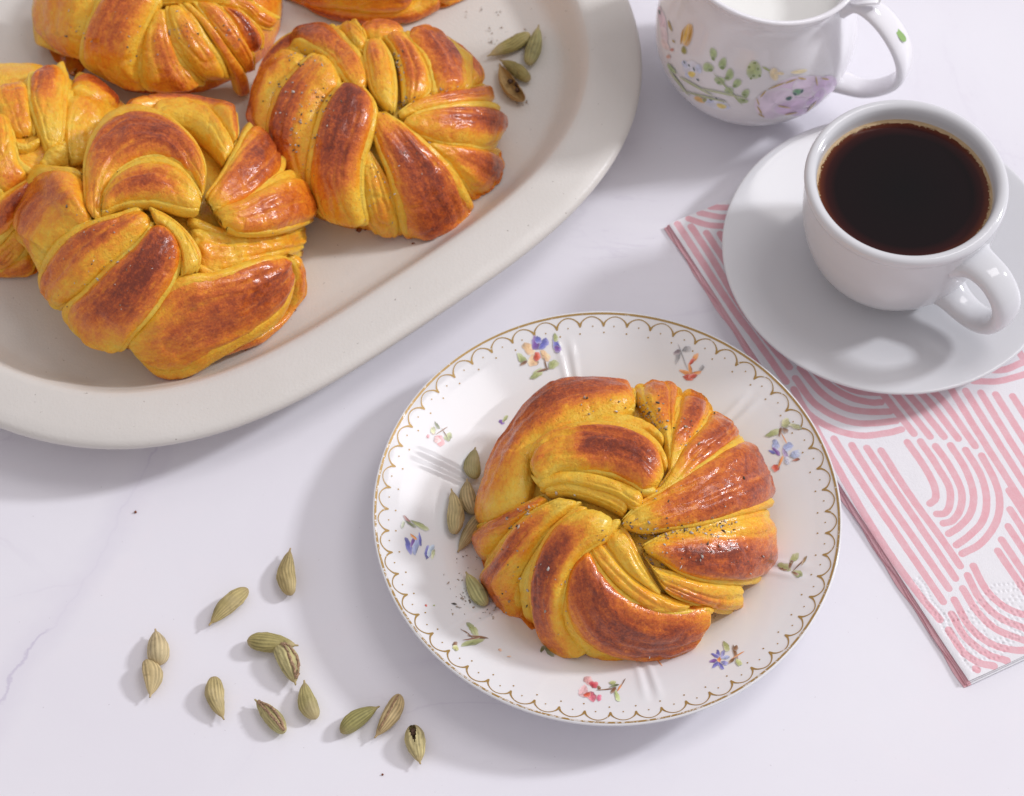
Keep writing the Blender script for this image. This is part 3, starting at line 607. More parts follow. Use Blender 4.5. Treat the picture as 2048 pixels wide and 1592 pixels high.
jsp = [
 ('painted_peony', [(920, 560, 215, 110, -12, LI), (1010, 500, 130, 60, -8, (.80, .66, .83)), (785, 600, 125, 85, -25, (.80, .68, .84)), (880, 620, 110, 45, -15, (.72, .54, .78)), (1080, 500, 80, 55, -20, (.70, .52, .77)), (1045, 560, 60, 28, -60, LI2), (940, 655, 60, 22, -10, LI2), (1000, 590, 45, 16, -30, (.64, .46, .74)), (920, 535, 32, 20, -15, (.16, .36, .20)), (870, 572, 20, 12, -20, DK), (945, 530, 16, 8, -60, DK), (905, 545, 14, 9, 30, DK), (800, 497, 55, 5, -22, GD), (720, 545, 28, 5, -50, GD), (880, 470, 40, 5, -20, GD), (945, 455, 26, 6, 10, GD), (1030, 470, 30, 4, 80, GD), (1080, 458, 24, 5, 10, GD), (700, 640, 30, 5, 60, GD), (710, 670, 22, 4, 30, GD), (840, 620, 40, 4, 10, GD), (880, 660, 40, 4, -10, GD), (1000, 620, 45, 4, -50, GD), (690, 590, 25, 4, 70, GD)]),
 ('painted_leaf_sprig', [(430, 312, 36, 22, 80, GN), (485, 370, 36, 24, -75, GN), (400, 392, 34, 28, 20, GN), (525, 435, 38, 24, -75, GN), (468, 470, 34, 24, 20, GN), (568, 485, 32, 22, -50, GN), (522, 527, 28, 20, 10, GN), (618, 545, 30, 22, -60, GN), (600, 585, 34, 16, 10, GN), (430, 340, 14, 9, 60, GN2), (484, 392, 16, 12, 0, GN2), (415, 405, 16, 12, 0, GN2), (512, 452, 16, 11, 0, GN2), (465, 478, 16, 11, 0, GN2), (556, 498, 14, 10, 0, GN2), (524, 530, 14, 10, 0, GN2), (612, 550, 14, 9, 0, GN2), (607, 582, 14, 9, 0, GN2), (520, 520, 130, 5, 48, (.40, .50, .22)), (480, 540, 150, 6, 12, (.52, .58, .34)), (330, 500, 120, 7, 30, (.50, .56, .32)), (230, 480, 100, 7, 52, (.52, .58, .34)), (190, 400, 40, 12, 50, GN), (380, 560, 150, 5, 14, (.48, .54, .28))]),
 ('painted_bud', [(668, 408, 46, 56, 0, (.46, .56, .28)), (640, 390, 10, 10, 0, GN2), (690, 400, 10, 10, 0, GN2), (665, 440, 12, 9, 0, GN2), (672, 365, 12, 8, 0, GN2), (700, 440, 9, 9, 0, GN2), (650, 455, 8, 8, 0, GN2), (740, 400, 30, 7, 30, (.42, .48, .20)), (765, 430, 25, 5, 60, (.42, .48, .20)), (785, 430, 40, 26, 80, (.86, .72, .46)), (930, 415, 50, 12, -8, (.88, .76, .48)), (815, 425, 30, 9, 5, (.86, .72, .46))]),
 ('painted_tulip', [(278, 205, 66, 34, -78, OC), (270, 200, 60, 14, -75, (.82, .54, .14)), (295, 205, 55, 8, -75, (.56, .30, .04)), (248, 215, 45, 7, -82, (.56, .30, .04)), (260, 292, 26, 16, 80, (.34, .32, .08))]),
 ('painted_daisy', [(300, 400, 52, 46, 30, (.76, .78, .90)), (265, 375, 28, 16, 60, JB_), (345, 400, 30, 18, 70, JB_), (290, 440, 28, 16, 20, JB_), (305, 432, 24, 18, 20, (.84, .66, .18)), (262, 362, 10, 4, 60, DK), (318, 402, 14, 4, 70, DK), (340, 465, 12, 4, 40, DK), (290, 380, 10, 4, 60, DK)]),
 ('painted_daisy', [(450, 605, 80, 34, 15, (.78, .80, .90)), (410, 590, 26, 12, 0, JB_), (500, 620, 30, 12, 20, JB_), (478, 618, 32, 14, 15, (.84, .68, .20)), (415, 582, 12, 4, 30, DK), (450, 575, 10, 4, 50, DK), (485, 590, 12, 4, 40, DK), (350, 580, 36, 16, 25, (.76, .46, .12)), (380, 582, 14, 12, 0, (.34, .36, .12))]),
 ('painted_blossom', [(135, 140, 90, 22, 82, (.82, .64, .74)), (145, 210, 60, 20, 80, (.84, .70, .76)), (118, 80, 50, 12, 85, (.74, .56, .68)), (178, 150, 36, 8, 70, (.46, .36, .16)), (150, 260, 40, 18, 60, (.82, .66, .66)), (190, 290, 12, 10, 0, (.62, .28, .22)), (170, 330, 14, 12, 0, (.66, .38, .30)), (118, 70, 16, 6, 80, DK), (200, 240, 12, 6, 50, (.5, .4, .2))]),
]
for nm, el in jsp:
    Vs, Fs, Cs, k0 = [], [], [], 0
    for li, (x, y, a, b, ang, c) in enumerate(el):
        na, t = 16, math.radians(ang); pts, cc = [], []
        for ring, sc in enumerate((0, .35, .65, .88, 1.0)):
            for j in range(na):
                w = 2*np.pi*j/na; rr = sc*(1+.07*math.sin(3*w+li)); ex = rr*a*np.cos(w); ey = rr*b*np.sin(w)
                pts.append(TJ(x+ex*math.cos(t)-ey*math.sin(t), y+ex*math.sin(t)+ey*math.cos(t)))
                cl = np.clip(np.array(c)*(1+.10*np.sin(2*w+li)+.04*rng.normal()), 0, 1); k = (0, .04, .1, .3, .65)[ring]; cc.append(cl*(1-k)+np.array((.84, .83, .86))*k)
        hit, aa, zz = jug_hit(np.array(pts)); r = np.interp(zz, _jz, _jr)+.020+.0018*li
        f = grid_faces(5, na, closed_v=True); f = f[hit[f].all(1)]
        Vs.append(jug_xyz(r, zz, aa)); Cs += cc; Fs.append(f+k0); k0 += len(r)
    mesh_obj(nm, np.vstack(Vs), np.vstack(Fs), MPRINT, jug, JB, colors=np.array(Cs))
# small green leaves painted on the handle: thin patches on its outer face
for (rr, z0, ln, wd, rot, c) in ((6.08, 6.32, 1.1, .26, .35, (.30, .47, .17)), (4.6, 8.02, .5, .12, .1, (.42, .64, .32)), (4.25, 7.85, .22, .08, .4, (.38, .6, .28))):
    a = np.linspace(0, 2*np.pi, 18, endpoint=False); cen = np.array([JC[0], JC[1], 0])+rad*rr+np.array([0, 0, z0])
    d1 = rad*.68-np.array([0, 0, .73]) if rr > 5 else rad*.8+np.array([0, 0, .1])
    v = [cen]+[cen+d1*ln*.5*math.cos(q)+tan*wd*(math.sin(q)*(.55+.45*math.cos(q))+.6*math.cos(q)**2*math.sin(rot)) for q in a]
    mesh_obj('painted_leaf', np.array(v), [[0, 1+i, 1+(i+1) % 18] for i in range(18)], MPRINT, jh, JB, colors=np.array([c]*19))

# ------------------------------------------------------------------ buns
class Dome:
    def __init__(s, px, py, z0, R, H, p=2.6, rx=1.):
        s.c = at(px, py, z0); s.rx = rx; s.z0, s.R, s.H, s.p = z0, R, H, p
    def F(s, X, lift=0.):
        r = np.hypot((X[..., 0]-s.c[0])/s.rx, X[..., 1]-s.c[1])/(s.R+lift); z = np.maximum(X[..., 2]-s.z0, 0)/(s.H+lift)
        return (r**s.p+z**s.p)**(1/s.p)
    def hit(s, P, lift=0.):
        D = rays(P); t = np.linspace((CH-s.z0-s.H-1.5)/-D[:, 2], (CH-s.z0-.02)/-D[:, 2], 260, axis=1)
        X = CAM+D[:, None]*t[..., None]; f = s.F(X, lift); ins = f <= 1; h = ins.any(1); i = np.where(h, ins.argmax(1), f.argmin(1))
        Y = X[np.arange(len(D)), i]; fy = f[np.arange(len(D)), i]
        c = np.array([s.c[0], s.c[1], s.z0]); k = np.where(h, 1, 1/np.maximum(fy, 1e-3)*.5+.5)
        return c+(Y-c)*k[:, None]
    def N(s, X):
        r = np.stack([(X[:, 0]-s.c[0])/s.rx, X[:, 1]-s.c[1]], -1); rr = np.linalg.norm(r, axis=1)+1e-6; z = np.maximum(X[:, 2]-s.z0, 0)
        g = np.concatenate([r/rr[:, None]*((rr/s.R)**(s.p-1)/s.R)[:, None], ((z/s.H)**(s.p-1)/s.H)[:, None]], -1)
        return g/np.linalg.norm(g, axis=1, keepdims=True)

class Bun:
    def __init__(s, dome, label, seed, group='cardamom buns'):
        s.d = dome; s.base = np.array([dome.c[0], dome.c[1], dome.z0]); s.seed = seed
        s.e = empty('cardamom_bun', s.base, label, 'bun', group); s.V, s.Fc, s.k0 = [], [], 0; s.n = 0
    def add(s, V, F, bake, uv, name):
        o = mesh_obj(name, V, F, MD, s.e, s.base, attrs={'bake': bake}, uv=uv)
        s.V.append(V); s.Fc.append(np.asarray(F)+s.k0); s.k0 += len(V); return o
    def core(s, inset=.35, bake=.12):
        d = s.d; nu, nv = 40, 90; ph = np.linspace(0, np.pi/2, nu)[:, None]; th = np.linspace(0, 2*np.pi, nv, endpoint=False)[None]
        e = 2/d.p; r = np.sin(ph)**e*(d.R-inset); z = np.cos(ph)**e*(d.H-inset)
        X = np.stack([d.c[0]+d.rx*r*np.cos(th), d.c[1]+r*np.sin(th), d.z0+z*np.ones_like(th)], -1).reshape(-1, 3)
        nn = d.N(X); X = X+nn*(.09*fbm(X*.9, s.seed, 3))[:, None]+nn*(.03*vnoise(X*4, s.seed+3))[:, None]
        bk = bake+.10*fbm(X*.8, s.seed+9)+.25*np.clip(1-(X[:, 2]-d.z0)/.6, 0, 1); X[-nv:, 2] = d.z0+.01
        F = grid_faces(nu, nv, closed_v=True)
        s.add(X, F, bk, np.stack([X[:, 0], X[:, 1]], -1), 'dough_core')
    def strand(s, st, bake, lift=0., bulge=.26, off=0., wid=.62, sk=0., cap=(.5, .5), depth=.9, rough=.0, layer=True):
        """st: stations (xL,yL,xR,yR) in photograph pixels; bake: number or [(u,b)...]"""
        s.n += 1; sd = s.seed*100+s.n; d = s.d
        st = np.array(st, float); nu = 92; nt, nb = 38, 8
        if layer is True:                    # thin unbaked layers that show along both edges of the fold
            r_ = np.random.default_rng(sd+7); wpx = np.hypot(st[:, 0]-st[:, 2], st[:, 1]-st[:, 3]).mean()
            if wpx > 26:
                Lp, Rp = st[:, :2], st[:, 2:]
                for A, B in ((Lp, Rp), (Rp, Lp)):
                    o = min(.14, 6.5/wpx)*r_.uniform(.7, 1.15); q = np.hstack([A+(A-B)*o, A+(B-A)*(.10+o)])
                    s.strand(q, r_.uniform(.0, .14), lift-.10, .30, cap=(.6, .6), depth=.7, layer='thin')
        if layer == 'thin': nu, nt, nb = 60, 14, 5
        C = catmull(st, nu); L = d.hit(C[:, :2], lift); R = d.hit(C[:, 2:], lift)
        for A in (L, R):                     # soften jumps at the silhouette
            for _ in range(4): A[1:-1] = .25*A[:-2]+.5*A[1:-1]+.25*A[2:]
        # rounded ends
        u = np.linspace(0, 1, nu); mid = (L+R)/2; half = (R-L)/2; w = np.linalg.norm(half, axis=1)
        seg = np.linalg.norm(np.diff(mid, axis=0), axis=1); arc = np.concatenate([[0], np.cumsum(seg)]); Ltot = arc[-1]
        def endk(dist, wc): x = np.clip(dist/max(wc, 1e-3), 0, 1); return np.sqrt(np.clip(1-(1-x)**2, 0, 1))
        k = np.minimum(endk(arc, w[4]*2*cap[0]), endk(Ltot-arc, w[-5]*2*cap[1])); k = np.clip(k, .03, 1)
        nn = d.N(mid); T = np.gradient(mid, axis=0); T /= np.linalg.norm(T, axis=1, keepdims=True)+1e-9
        hb = np.minimum(bulge*2.4*w, .92)*k; dp = np.minimum(depth, .35+1.2*w)
        kw = .35+.65*k
        rows = []; bk = []; uv = []
        sa = np.linspace(0, np.pi, nt); lat = -np.cos(sa); hg = np.sin(sa)**.72
        for j in range(nt):
            x = lat[j]; h = hg[j]*(1+sk*x)
            rows.append(mid+half*(x*kw)[:, None]+nn*(hb*h-.10*(1-k)-.24*abs(x)**7)[:, None])
        for j in range(nb):
            x = 1-2*(j+1)/(nb+1); rows.append(mid+half*(x*kw*.82)[:, None]-nn*((dp*(1-abs(x)**3)*.9+.12)*(.25+.75*k))[:, None])
        X = np.stack(rows, 1)                 # (nu, nt+nb, 3)
        # dough irregularity
        cmu = arc[:, None]*np.ones((1, nt+nb)); lv = np.concatenate([lat, np.linspace(1, -1, nb)])[None]*w[:, None]
        p1 = np.stack([X[..., 0], X[..., 1], X[..., 2]+sd*3.1], -1)
        dis = .055*fbm(p1*.85, sd, 2)+.020*vnoise(np.stack([cmu*.9, lv*5.0, np.full_like(cmu, sd)], -1), sd)+.011*vnoise(p1*6, sd+1)
        pleat = vnoise(np.stack([cmu*.55, lv*2.6, np.full_like(cmu, sd*1.3)], -1), sd+21)
        dis = dis+.060*pleat+.024*vnoise(p1*2.6, sd+41)-.055*np.clip(.16-np.abs(vnoise(np.stack([cmu*.8, lv*1.9, np.full_like(cmu, sd*.7)], -1), sd+51)), 0, 1)/.16
        gm = np.zeros_like(dis); r_ = np.random.default_rng(sd); LA = np.concatenate([lat, np.full(nb, 9.)])[None]
        for gi in range(1 if w.mean() < .45 else 2+(w.mean() > .9)):
            gx = r_.uniform(-.72, .72)+.22*vnoise(np.stack([arc*.5, arc*0, arc*0+gi*5], -1), sd+31)[:, None]; u0 = r_.uniform(.2, .8)
            env = np.exp(-((u-u0)/r_.uniform(.18, .4))**2)[:, None]*k[:, None]
            gm = gm+env*np.exp(-((LA-gx)*w[:, None]/r_.uniform(.035, .075))**2)
        dis = dis-.075*np.clip(gm, 0, 1.2)
        if rough: dis = dis+rough*fbm(p1*2.8, sd+5, 4)
        topw = np.concatenate([np.clip(hg*1.6, 0, 1), np.full(nb, .3)])[None]
        X = X+nn[:, None]*(dis*topw*np.minimum(1, w[:, None]*2.2))[..., None]
        X[:, :nt, 2] = np.maximum(X[:, :nt, 2], d.z0+.05+.1*hg[None]); X[:, nt:, 2] = np.maximum(X[:, nt:, 2], d.z0+.015)
        b = np.interp(u, *zip(*bake)) if isinstance(bake, (list, tuple)) else bake*np.clip(np.minimum(u, 1-u)*5+.25, 0, 1)
        latb = np.exp(-np.abs((lat-off)/(wid*1.30))**3)
        fl = np.clip(.03+.4*b, 0, .22)[:, None]*(1-.75*np.abs(lat)[None]**4)
        B = np.concatenate([np.maximum(.93*b[:, None]*latb[None], fl), np.full((nu, nb), .1)], 1)
        low = np.clip(1-(X[..., 2]-d.z0)/.7, 0, 1)
        B = np.maximum(B*(1-.35*low), .42*low)*(1-.35*np.clip(gm, 0, 1))+.13*pleat*(.3+B)+.07*fbm(p1*1.2, sd+8, 2)+.05
        F = grid_faces(nu, nt+nb, closed_v=True)
        m = nt+nb; c0 = len(F)
        V = X.reshape(-1, 3); V = np.vstack([V, X[0].mean(0), X[-1].mean(0)]); iv = nu*m
        caps = [[(j+1) % m, j, iv, iv] for j in range(m)]+[[(nu-1)*m+j, (nu-1)*m+(j+1) % m, iv+1, iv+1] for j in range(m)]
        tri = [c[:3] for c in caps]
        Fl = F.tolist()+tri
        uvv = np.stack([cmu.ravel()+sd*1.7, lv.ravel()+sd*.37], -1); uvv = np.vstack([uvv, uvv[:1], uvv[-1:]])
        bv = np.concatenate([B.ravel(), [.1, .1]])
        mesh_obj('dough_layer' if layer == 'thin' else 'dough_strand', V, Fl, MD, s.e, s.base, attrs={'bake': bv}, uv=uvv)
        s.V.append(V); s.Fc.append(F+s.k0); s.k0 += len(V)
    def generic(s, angs, bake=.6, wdeg=26, lift=.05):
        """plain radial folds on the side turned away from the camera, drawn in plan"""
        d = s.d
        for a in angs:
            st = []
            for f, wd in ((.25, .25), (.5, .6), (.75, .9), (.93, 1.0), (1.0, .9)):
                z = d.z0+d.H*max(0, 1-f**d.p)**(1/d.p); row = []
                for sg in (1, -1):
                    aa = math.radians(a+sg*wdeg*.5*wd+f*18); p = np.array([d.c[0]+d.R*f*math.cos(aa), d.c[1]+d.R*f*math.sin(aa), z])-CAM
                    q = p@_d; row += [1024+FPX*(p@_r)/q, 796-FPX*(p@_u)/q]
                st.append(row)
            # these sit behind the crown, so their stations are placed straight in plan
            s._plan = True
            self_hit = d.hit
            def planhit(P, l=0, d=d):
                out = []
                for x, y in P:
                    v = rays([(x, y)])[0]; best = None
                    t = np.linspace((CH-d.z0-d.H-.5)/-v[2], (CH-d.z0-.02)/-v[2], 300); X = CAM+v*t[:, None]; f = d.F(X); i = np.where(f <= 1.02)[0]
                    out.append(X[i[-1]] if len(i) else X[f.argmin()])
                return np.array(out)
            d.hit = planhit; s.strand(st, bake, lift, .22, cap=(.4, .3)); d.hit = self_hit
    def bvh(s):
        return BVHTree.FromPolygons(np.vstack(s.V).tolist(), np.vstack(s.Fc).tolist())

def TT(ox, oy, sc):
    return lambda *st: [(ox+a/sc, oy+b/sc, ox+c/sc, oy+d/sc) for a, b, c, d in st]
H4 = TT(900, 700, 2.471); C2 = TT(450, 0, 2.926); C1 = TT(0, 0, 2.926); C3 = TT(0, 300, 2.926)

# --- the single bun on the floral plate
hero = Bun(Dome(1250, 1060, .78, 5.40, 4.25), 'single golden brown cardamom twist bun on the floral plate', 1)
hero.core(.55, .04)
S_ = hero.strand
S_(H4((925, 222, 912, 292), (845, 165, 800, 332), (690, 105, 690, 358), (520, 90, 600, 392), (410, 170, 520, 442), (300, 330, 422, 492), (215, 480, 388, 560), (172, 620, 382, 655), (162, 760, 335, 772), (150, 880, 235, 862)), [(0, .15), (.08, .5), (.2, .78), (.35, .8), (.6, .72), (.75, .4), (.9, .28), (1, .3)], .02, .20, -.25, .72, cap=(.3, .3))
S_(H4((590, 352, 590, 400), (760, 318, 760, 392), (890, 325, 880, 398), (990, 360, 990, 420), (1065, 430, 1055, 470)), .06, -.05, .25)
S_(H4((440, 655, 470, 712), (560, 640, 580, 705), (700, 668, 700, 732), (820, 708, 815, 782), (890, 765, 860, 815)), .04, .12, .25)
S_(H4((425, 640, 440, 692), (560, 588, 560, 664), (700, 606, 700, 684), (820, 640, 826, 724), (930, 690, 900, 775), (965, 715, 935, 790)), .08, .30, .25)
S_(H4((388, 520, 400, 625), (430, 470, 440, 655), (520, 410, 545, 606), (650, 380, 665, 598), (800, 374, 800, 618), (930, 408, 900, 665), (1030, 480, 960, 704), (1078, 570, 1015, 700)), [(0, .02), (.2, .30), (.38, .28), (.45, .85), (.65, .95), (.85, .80), (.93, .25), (1, .05)], .42, .22, -.05, .70, cap=(.55, .6))
S_(H4((950, 135, 1130, 108), (932, 185, 1145, 165), (985, 290, 1125, 262), (1040, 385, 1112, 345), (1072, 480, 1102, 445), (1085, 600, 1100, 570)), [(0, .3), (.2, .62), (.5, .45), (.7, .15), (1, .05)], .0, .22, .1, .7, cap=(.25, .5))
S_(H4((1160, 160, 1280, 192), (1138, 225, 1300, 268), (1120, 330, 1255, 372), (1096, 430, 1202, 436), (1085, 520, 1152, 505), (1082, 605, 1112, 592)), [(0, .25), (.2, .55), (.45, .82), (.65, .45), (.85, .1), (1, .05)], .05, .24, 0, .6, cap=(.25, .5))
S_(H4((1290, 288, 1390, 308), (1276, 310, 1420, 385), (1238, 385, 1425, 438), (1170, 455, 1335, 515), (1118, 545, 1225, 596), (1048, 655, 1130, 688), (955, 725, 1000, 748)), [(0, .3), (.15, .6), (.4, .78), (.6, .5), (.8, .1), (1, .02)], .10, .20, .1, .75, cap=(.25, .6))
S_(H4((1455, 432, 1592, 735), (1390, 468, 1565, 768), (1280, 540, 1402, 815), (1160, 620, 1242, 860), (1050, 690, 1090, 880), (930, 760, 958, 893), (848, 838, 858, 872)), [(0, .55), (.1, .82), (.3, .80), (.5, .68), (.68, .45), (.82, .12), (1, .02)], .22, .17, .1, .85, cap=(.12, .6))
S_(H4((1580, 798, 1595, 1080), (1490, 806, 1480, 1135), (1370, 832, 1370, 1145), (1250, 858, 1240, 1135), (1130, 888, 1130, 1095), (1020, 928, 1040, 1035), (950, 965, 975, 1003)), [(0, .35), (.12, .75), (.35, .95), (.6, .85), (.8, .4), (1, .05)], .06, .20, .28, .55, .25, cap=(.18, .5))
S_(H4((1445, 1150, 1425, 1272), (1350, 1138, 1335, 1288), (1220, 1130, 1245, 1265), (1100, 1102, 1150, 1235), (1000, 1070, 1060, 1185), (950, 1000, 990, 1062)), [(0, .1), (.25, .3), (.45, .55), (.7, .3), (1, .05)], -.05, .22, .35, .5, cap=(.3, .5))
S_(H4((842, 858, 742, 928), (892, 940, 800, 1012), (942, 1040, 862, 1094), (992, 1120, 952, 1165), (1045, 1195, 1040, 1220)), .02, -.05, .22)
S_(H4((745, 945, 678, 985), (832, 1055, 760, 1102), (952, 1168, 872, 1212), (1100, 1238, 1000, 1294), (1205, 1258, 1160, 1298)), .20, .02, .24)
S_(H4((695, 985, 610, 1035), (742, 1080, 566, 1180), (832, 1188, 585, 1335), (932, 1250, 675, 1455), (1050, 1285, 830, 1515), (1170, 1290, 1010, 1525), (1262, 1275, 1135, 1485), (1305, 1285, 1225, 1400)), [(0, .35), (.12, .72), (.3, .85), (.5, .92), (.7, .85), (.88, .45), (1, .1)], .10, .19, -.15, .72, cap=(.3, .25))
S_(H4((500, 905, 560, 850), (400, 1025, 470, 985), (348, 1150, 430, 1130), (368, 1275, 430, 1270), (430, 1375, 480, 1380)), .02, -.12, .25)
S_(H4((455, 715, 480, 740), (330, 785, 420, 790), (212, 850, 320, 875), (150, 925, 245, 965), (130, 1010, 205, 1062), (148, 1105, 200, 1130), (180, 1190, 215, 1195)), [(0, .3), (.25, .6), (.5, .45), (.75, .2), (1, .15)], .0, .24)
S_(H4((560, 728, 650, 745), (450, 778, 590, 800), (340, 860, 478, 900), (256, 970, 390, 1010), (195, 1090, 338, 1112), (178, 1200, 328, 1220), (212, 1320, 362, 1332), (290, 1412, 430, 1425), (380, 1445, 470, 1435)), [(0, .05), (.15, .18), (.3, .65), (.5, .72), (.7, .55), (.85, .2), (1, .15)], .10, .26, 0, .45, cap=(.5, .3))
S_(H4((660, 768, 845, 835), (570, 828, 765, 935), (490, 910, 662, 1002), (430, 1020, 592, 1105), (398, 1140, 562, 1212), (408, 1270, 556, 1322), (448, 1390, 612, 1425), (530, 1485, 725, 1492)), [(0, .02), (.12, .1), (.25, .6), (.45, .95), (.65, .92), (.8, .5), (1, .2)], .24, .26, -.12, .58, cap=(.5, .25))
def lumps(bun, pts, mat=MBURN, name='burnt_sugar'):
    Vs, Fs, k0 = [], [], 0
    for x, y, r in pts:
        for k in range(5):
            r0 = r*rng.uniform(.35, .8); c = at(x+rng.normal(0, r*14), y+rng.normal(0, r*10), bun.d.z0+r0*.6); v, f = lathe([(max(.003, math.sin(b)), math.cos(b)) for b in np.linspace(.02, 3.12, 8)], 10)
            v = v*r0*np.array([1, 1, .7]); v = v*(1+.35*vnoise(v/r0*1.8+k*7+k0, 3))[:, None]; Vs.append(v+c); Fs.append(f+k0); k0 += len(v)
    V = np.vstack(Vs); V[:, 2] = np.maximum(V[:, 2], bun.d.z0+.02)
    mesh_obj(name, V, np.vstack(Fs), mat, bun.e, bun.base)
def pp(ox, oy, sc, L): return [(ox+x/sc, oy+y/sc, r) for x, y, r in L]
lumps(hero, pp(900, 700, 2.471, [(1460, 1165, .14), (1445, 1210, .13), (1432, 1255, .14), (1400, 1275, .1), (1195, 1425, .15), (1180, 1455, .16), (1140, 1480, .1), (1100, 1500, .06), (1480, 1145, .08)]))

# --- bun A: on the platter, right
bA = Bun(Dome(750, 283, TRAY_FLOOR, 5.15, 3.9), 'fan folded bun nearest the loose pods on the platter, at right of the pile', 2)
bA.core(.55, .06); S_ = bA.strand
S_(C2((780, 150, 800, 215), (900, 145, 900, 215), (1050, 150, 1050, 195)), .55, -.1, .2)
S_(C2((640, 128, 700, 225), (760, 160, 770, 285), (832, 208, 822, 312)), .25, 0, .2)
S_(C2((1140, 140, 1160, 122), (1270, 230, 1302, 155), (1370, 330, 1432, 250), (1410, 440, 1497, 390), (1420, 530, 1517, 502)), .62, -.02, .25, cap=(.4, .3))
S_(C2((1050, 190, 1160, 148), (1120, 270, 1292, 238), (1190, 380, 1392, 350), (1220, 480, 1418, 452), (1222, 562, 1420, 542)), [(0, .4), (.2, .75), (.5, .88), (.8, .6), (1, .2)], .1, .2, 0, .75, cap=(.3, .3))
S_(C2((930, 208, 1040, 188), (990, 280, 1122, 298), (1035, 390, 1182, 420), (1050, 500, 1198, 522), (1052, 600, 1150, 585)), [(0, .3), (.3, .65), (.6, .55), (1, .05)], .05, .25, -.2, .6)
S_(C2((835, 228, 900, 218), (820, 310, 962, 330), (835, 420, 987, 462), (870, 540, 992, 572), (940, 635, 988, 645)), [(0, .3), (.3, .5), (.5, .25), (1, .02)], .1, .25, -.35, .45)
S_(C2((120, 480, 200, 455), (128, 620, 200, 590), (165, 760, 215, 730), (230, 920, 265, 890), (330, 1050, 360, 1020), (470, 1160, 480, 1130)), .35, -.1, .22, cap=(.4, .3))
S_(C2((122, 500, 195, 470), (148, 300, 242, 335), (258, 156, 332, 288), (430, 118, 472, 283), (592, 148, 562, 303), (722, 250, 632, 362), (802, 350, 692, 452), (842, 480, 782, 545)), [(0, .3), (.15, .65), (.3, .85), (.5, .8), (.7, .65), (.85, .45), (1, .1)], .08, .2, -.1, .7, cap=(.3, .5))
S_(C2((470, 298, 475, 372), (340, 340, 402, 432), (230, 450, 312, 542), (178, 600, 282, 672), (183, 760, 278, 802), (238, 920, 312, 932), (338, 1050, 392, 1052), (475, 1160, 490, 1112)), [(0, .1), (.2, .5), (.45, .72), (.65, .6), (.85, .3), (1, .15)], .0, .26, -.1, .55)
S_(C2((540, 308, 642, 362), (450, 390, 672, 492), (348, 510, 602, 592), (288, 650, 552, 702), (268, 780, 532, 832), (300, 920, 512, 962), (380, 1060, 505, 1085), (482, 1152, 520, 1172)), [(0, .05), (.15, .4), (.3, .8), (.55, .85), (.75, .5), (.9, .25), (1, .2)], .1, .22, -.38, .55, -.2, cap=(.4, .3))
S_(C2((1010, 660, 1030, 692), (1120, 588, 1150, 662), (1250, 548, 1272, 642), (1390, 518, 1412, 617), (1530, 498, 1552, 612), (1578, 540, 1577, 592)), [(0, .03), (.3, .25), (.5, .6), (.8, .65), (1, .3)], .0, .28, -.2, .55)
S_(C2((1190, 845, 1205, 828), (1260, 912, 1342, 848), (1340, 992, 1452, 858), (1410, 1092, 1562, 878), (1470, 1165, 1624, 920), (1540, 1122, 1602, 1032)), [(0, .05), (.3, .45), (.6, .75), (.85, .5), (1, .3)], -.02, .22, .1, .6, cap=(.5, .2))
S_(C2((1050, 698, 1040, 722), (1160, 648, 1150, 792), (1290, 628, 1290, 838), (1420, 618, 1420, 853), (1540, 622, 1540, 872), (1614, 672, 1604, 812)), [(0, .02), (.25, .3), (.45, .8), (.75, .88), (.92, .6), (1, .3)], .12, .24, -.35, .6, -.25, cap=(.5, .25))
S_(C2((818, 848, 850, 880), (793, 960, 892, 962), (793, 1080, 942, 1062), (808, 1190, 987, 1182), (838, 1292, 1022, 1292), (892, 1375, 1020, 1385)), [(0, .05), (.4, .12), (.8, .2), (1, .3)], -.02, .22, cap=(.5, .2))
S_(C2((870, 655, 922, 645), (868, 770, 1062, 738), (908, 890, 1182, 848), (958, 1010, 1262, 928), (990, 1130, 1342, 1030), (1020, 1240, 1402, 1150), (1040, 1342, 1432, 1252), (1092, 1425, 1412, 1322)), [(0, .03), (.12, .35), (.3, .85), (.55, .95), (.8, .75), (1, .45)], .15, .17, .05, .75, cap=(.5, .12))
S_(C2((700, 478, 802, 500), (638, 540, 872, 602), (578, 640, 868, 722), (538, 760, 832, 832), (513, 880, 802, 932), (496, 1010, 792, 1052), (508, 1130, 802, 1182), (568, 1252, 832, 1292), (640, 1295, 800, 1325)), [(0, .75), (.12, 1), (.35, .95), (.55, .75), (.7, .4), (.85, .18), (1, .3)], .32, .22, -.05, .75, cap=(.35, .2))
lumps(bA, pp(450, 0, 2.926, [(820, 1330, .15), (790, 1345, .12), (1100, 1425, .06), (1130, 1420, .06)]))

# --- bun C: upper left
bC = Bun(Dome(352, 32, TRAY_FLOOR, 5.4, 4.3, rx=1.08), 'yellow bun with broad vertical folds in the upper left of the pile', 4)
bC.core(1.0, .3); S_ = bC.strand; K1 = TT(60, 0, 3.793)
bC.generic(range(40, 200, 30))
S_(K1((900, -130, 960, 25), (1200, -120, 1200, 15), (1500, -110, 1480, 15), (1720, -70, 1700, 25)), .2, .05, .2)
S_(K1((1450, -60, 1440, 45), (1600, -40, 1640, 95), (1780, 80, 1740, 200), (1900, 140, 1840, 230)), .35, -.05, .2)
S_(K1((1430, 40, 1560, 50), (1520, 140, 1690, 165), (1600, 300, 1760, 260), (1650, 420, 1760, 380)), .85, .0, .2)
S_(K1((1230, 0, 1380, 15), (1340, 140, 1490, 90), (1450, 300, 1600, 240), (1560, 450, 1690, 410), (1640, 560, 1700, 540)), [(0, .15), (.5, .4), (1, .5)], .05, .22)
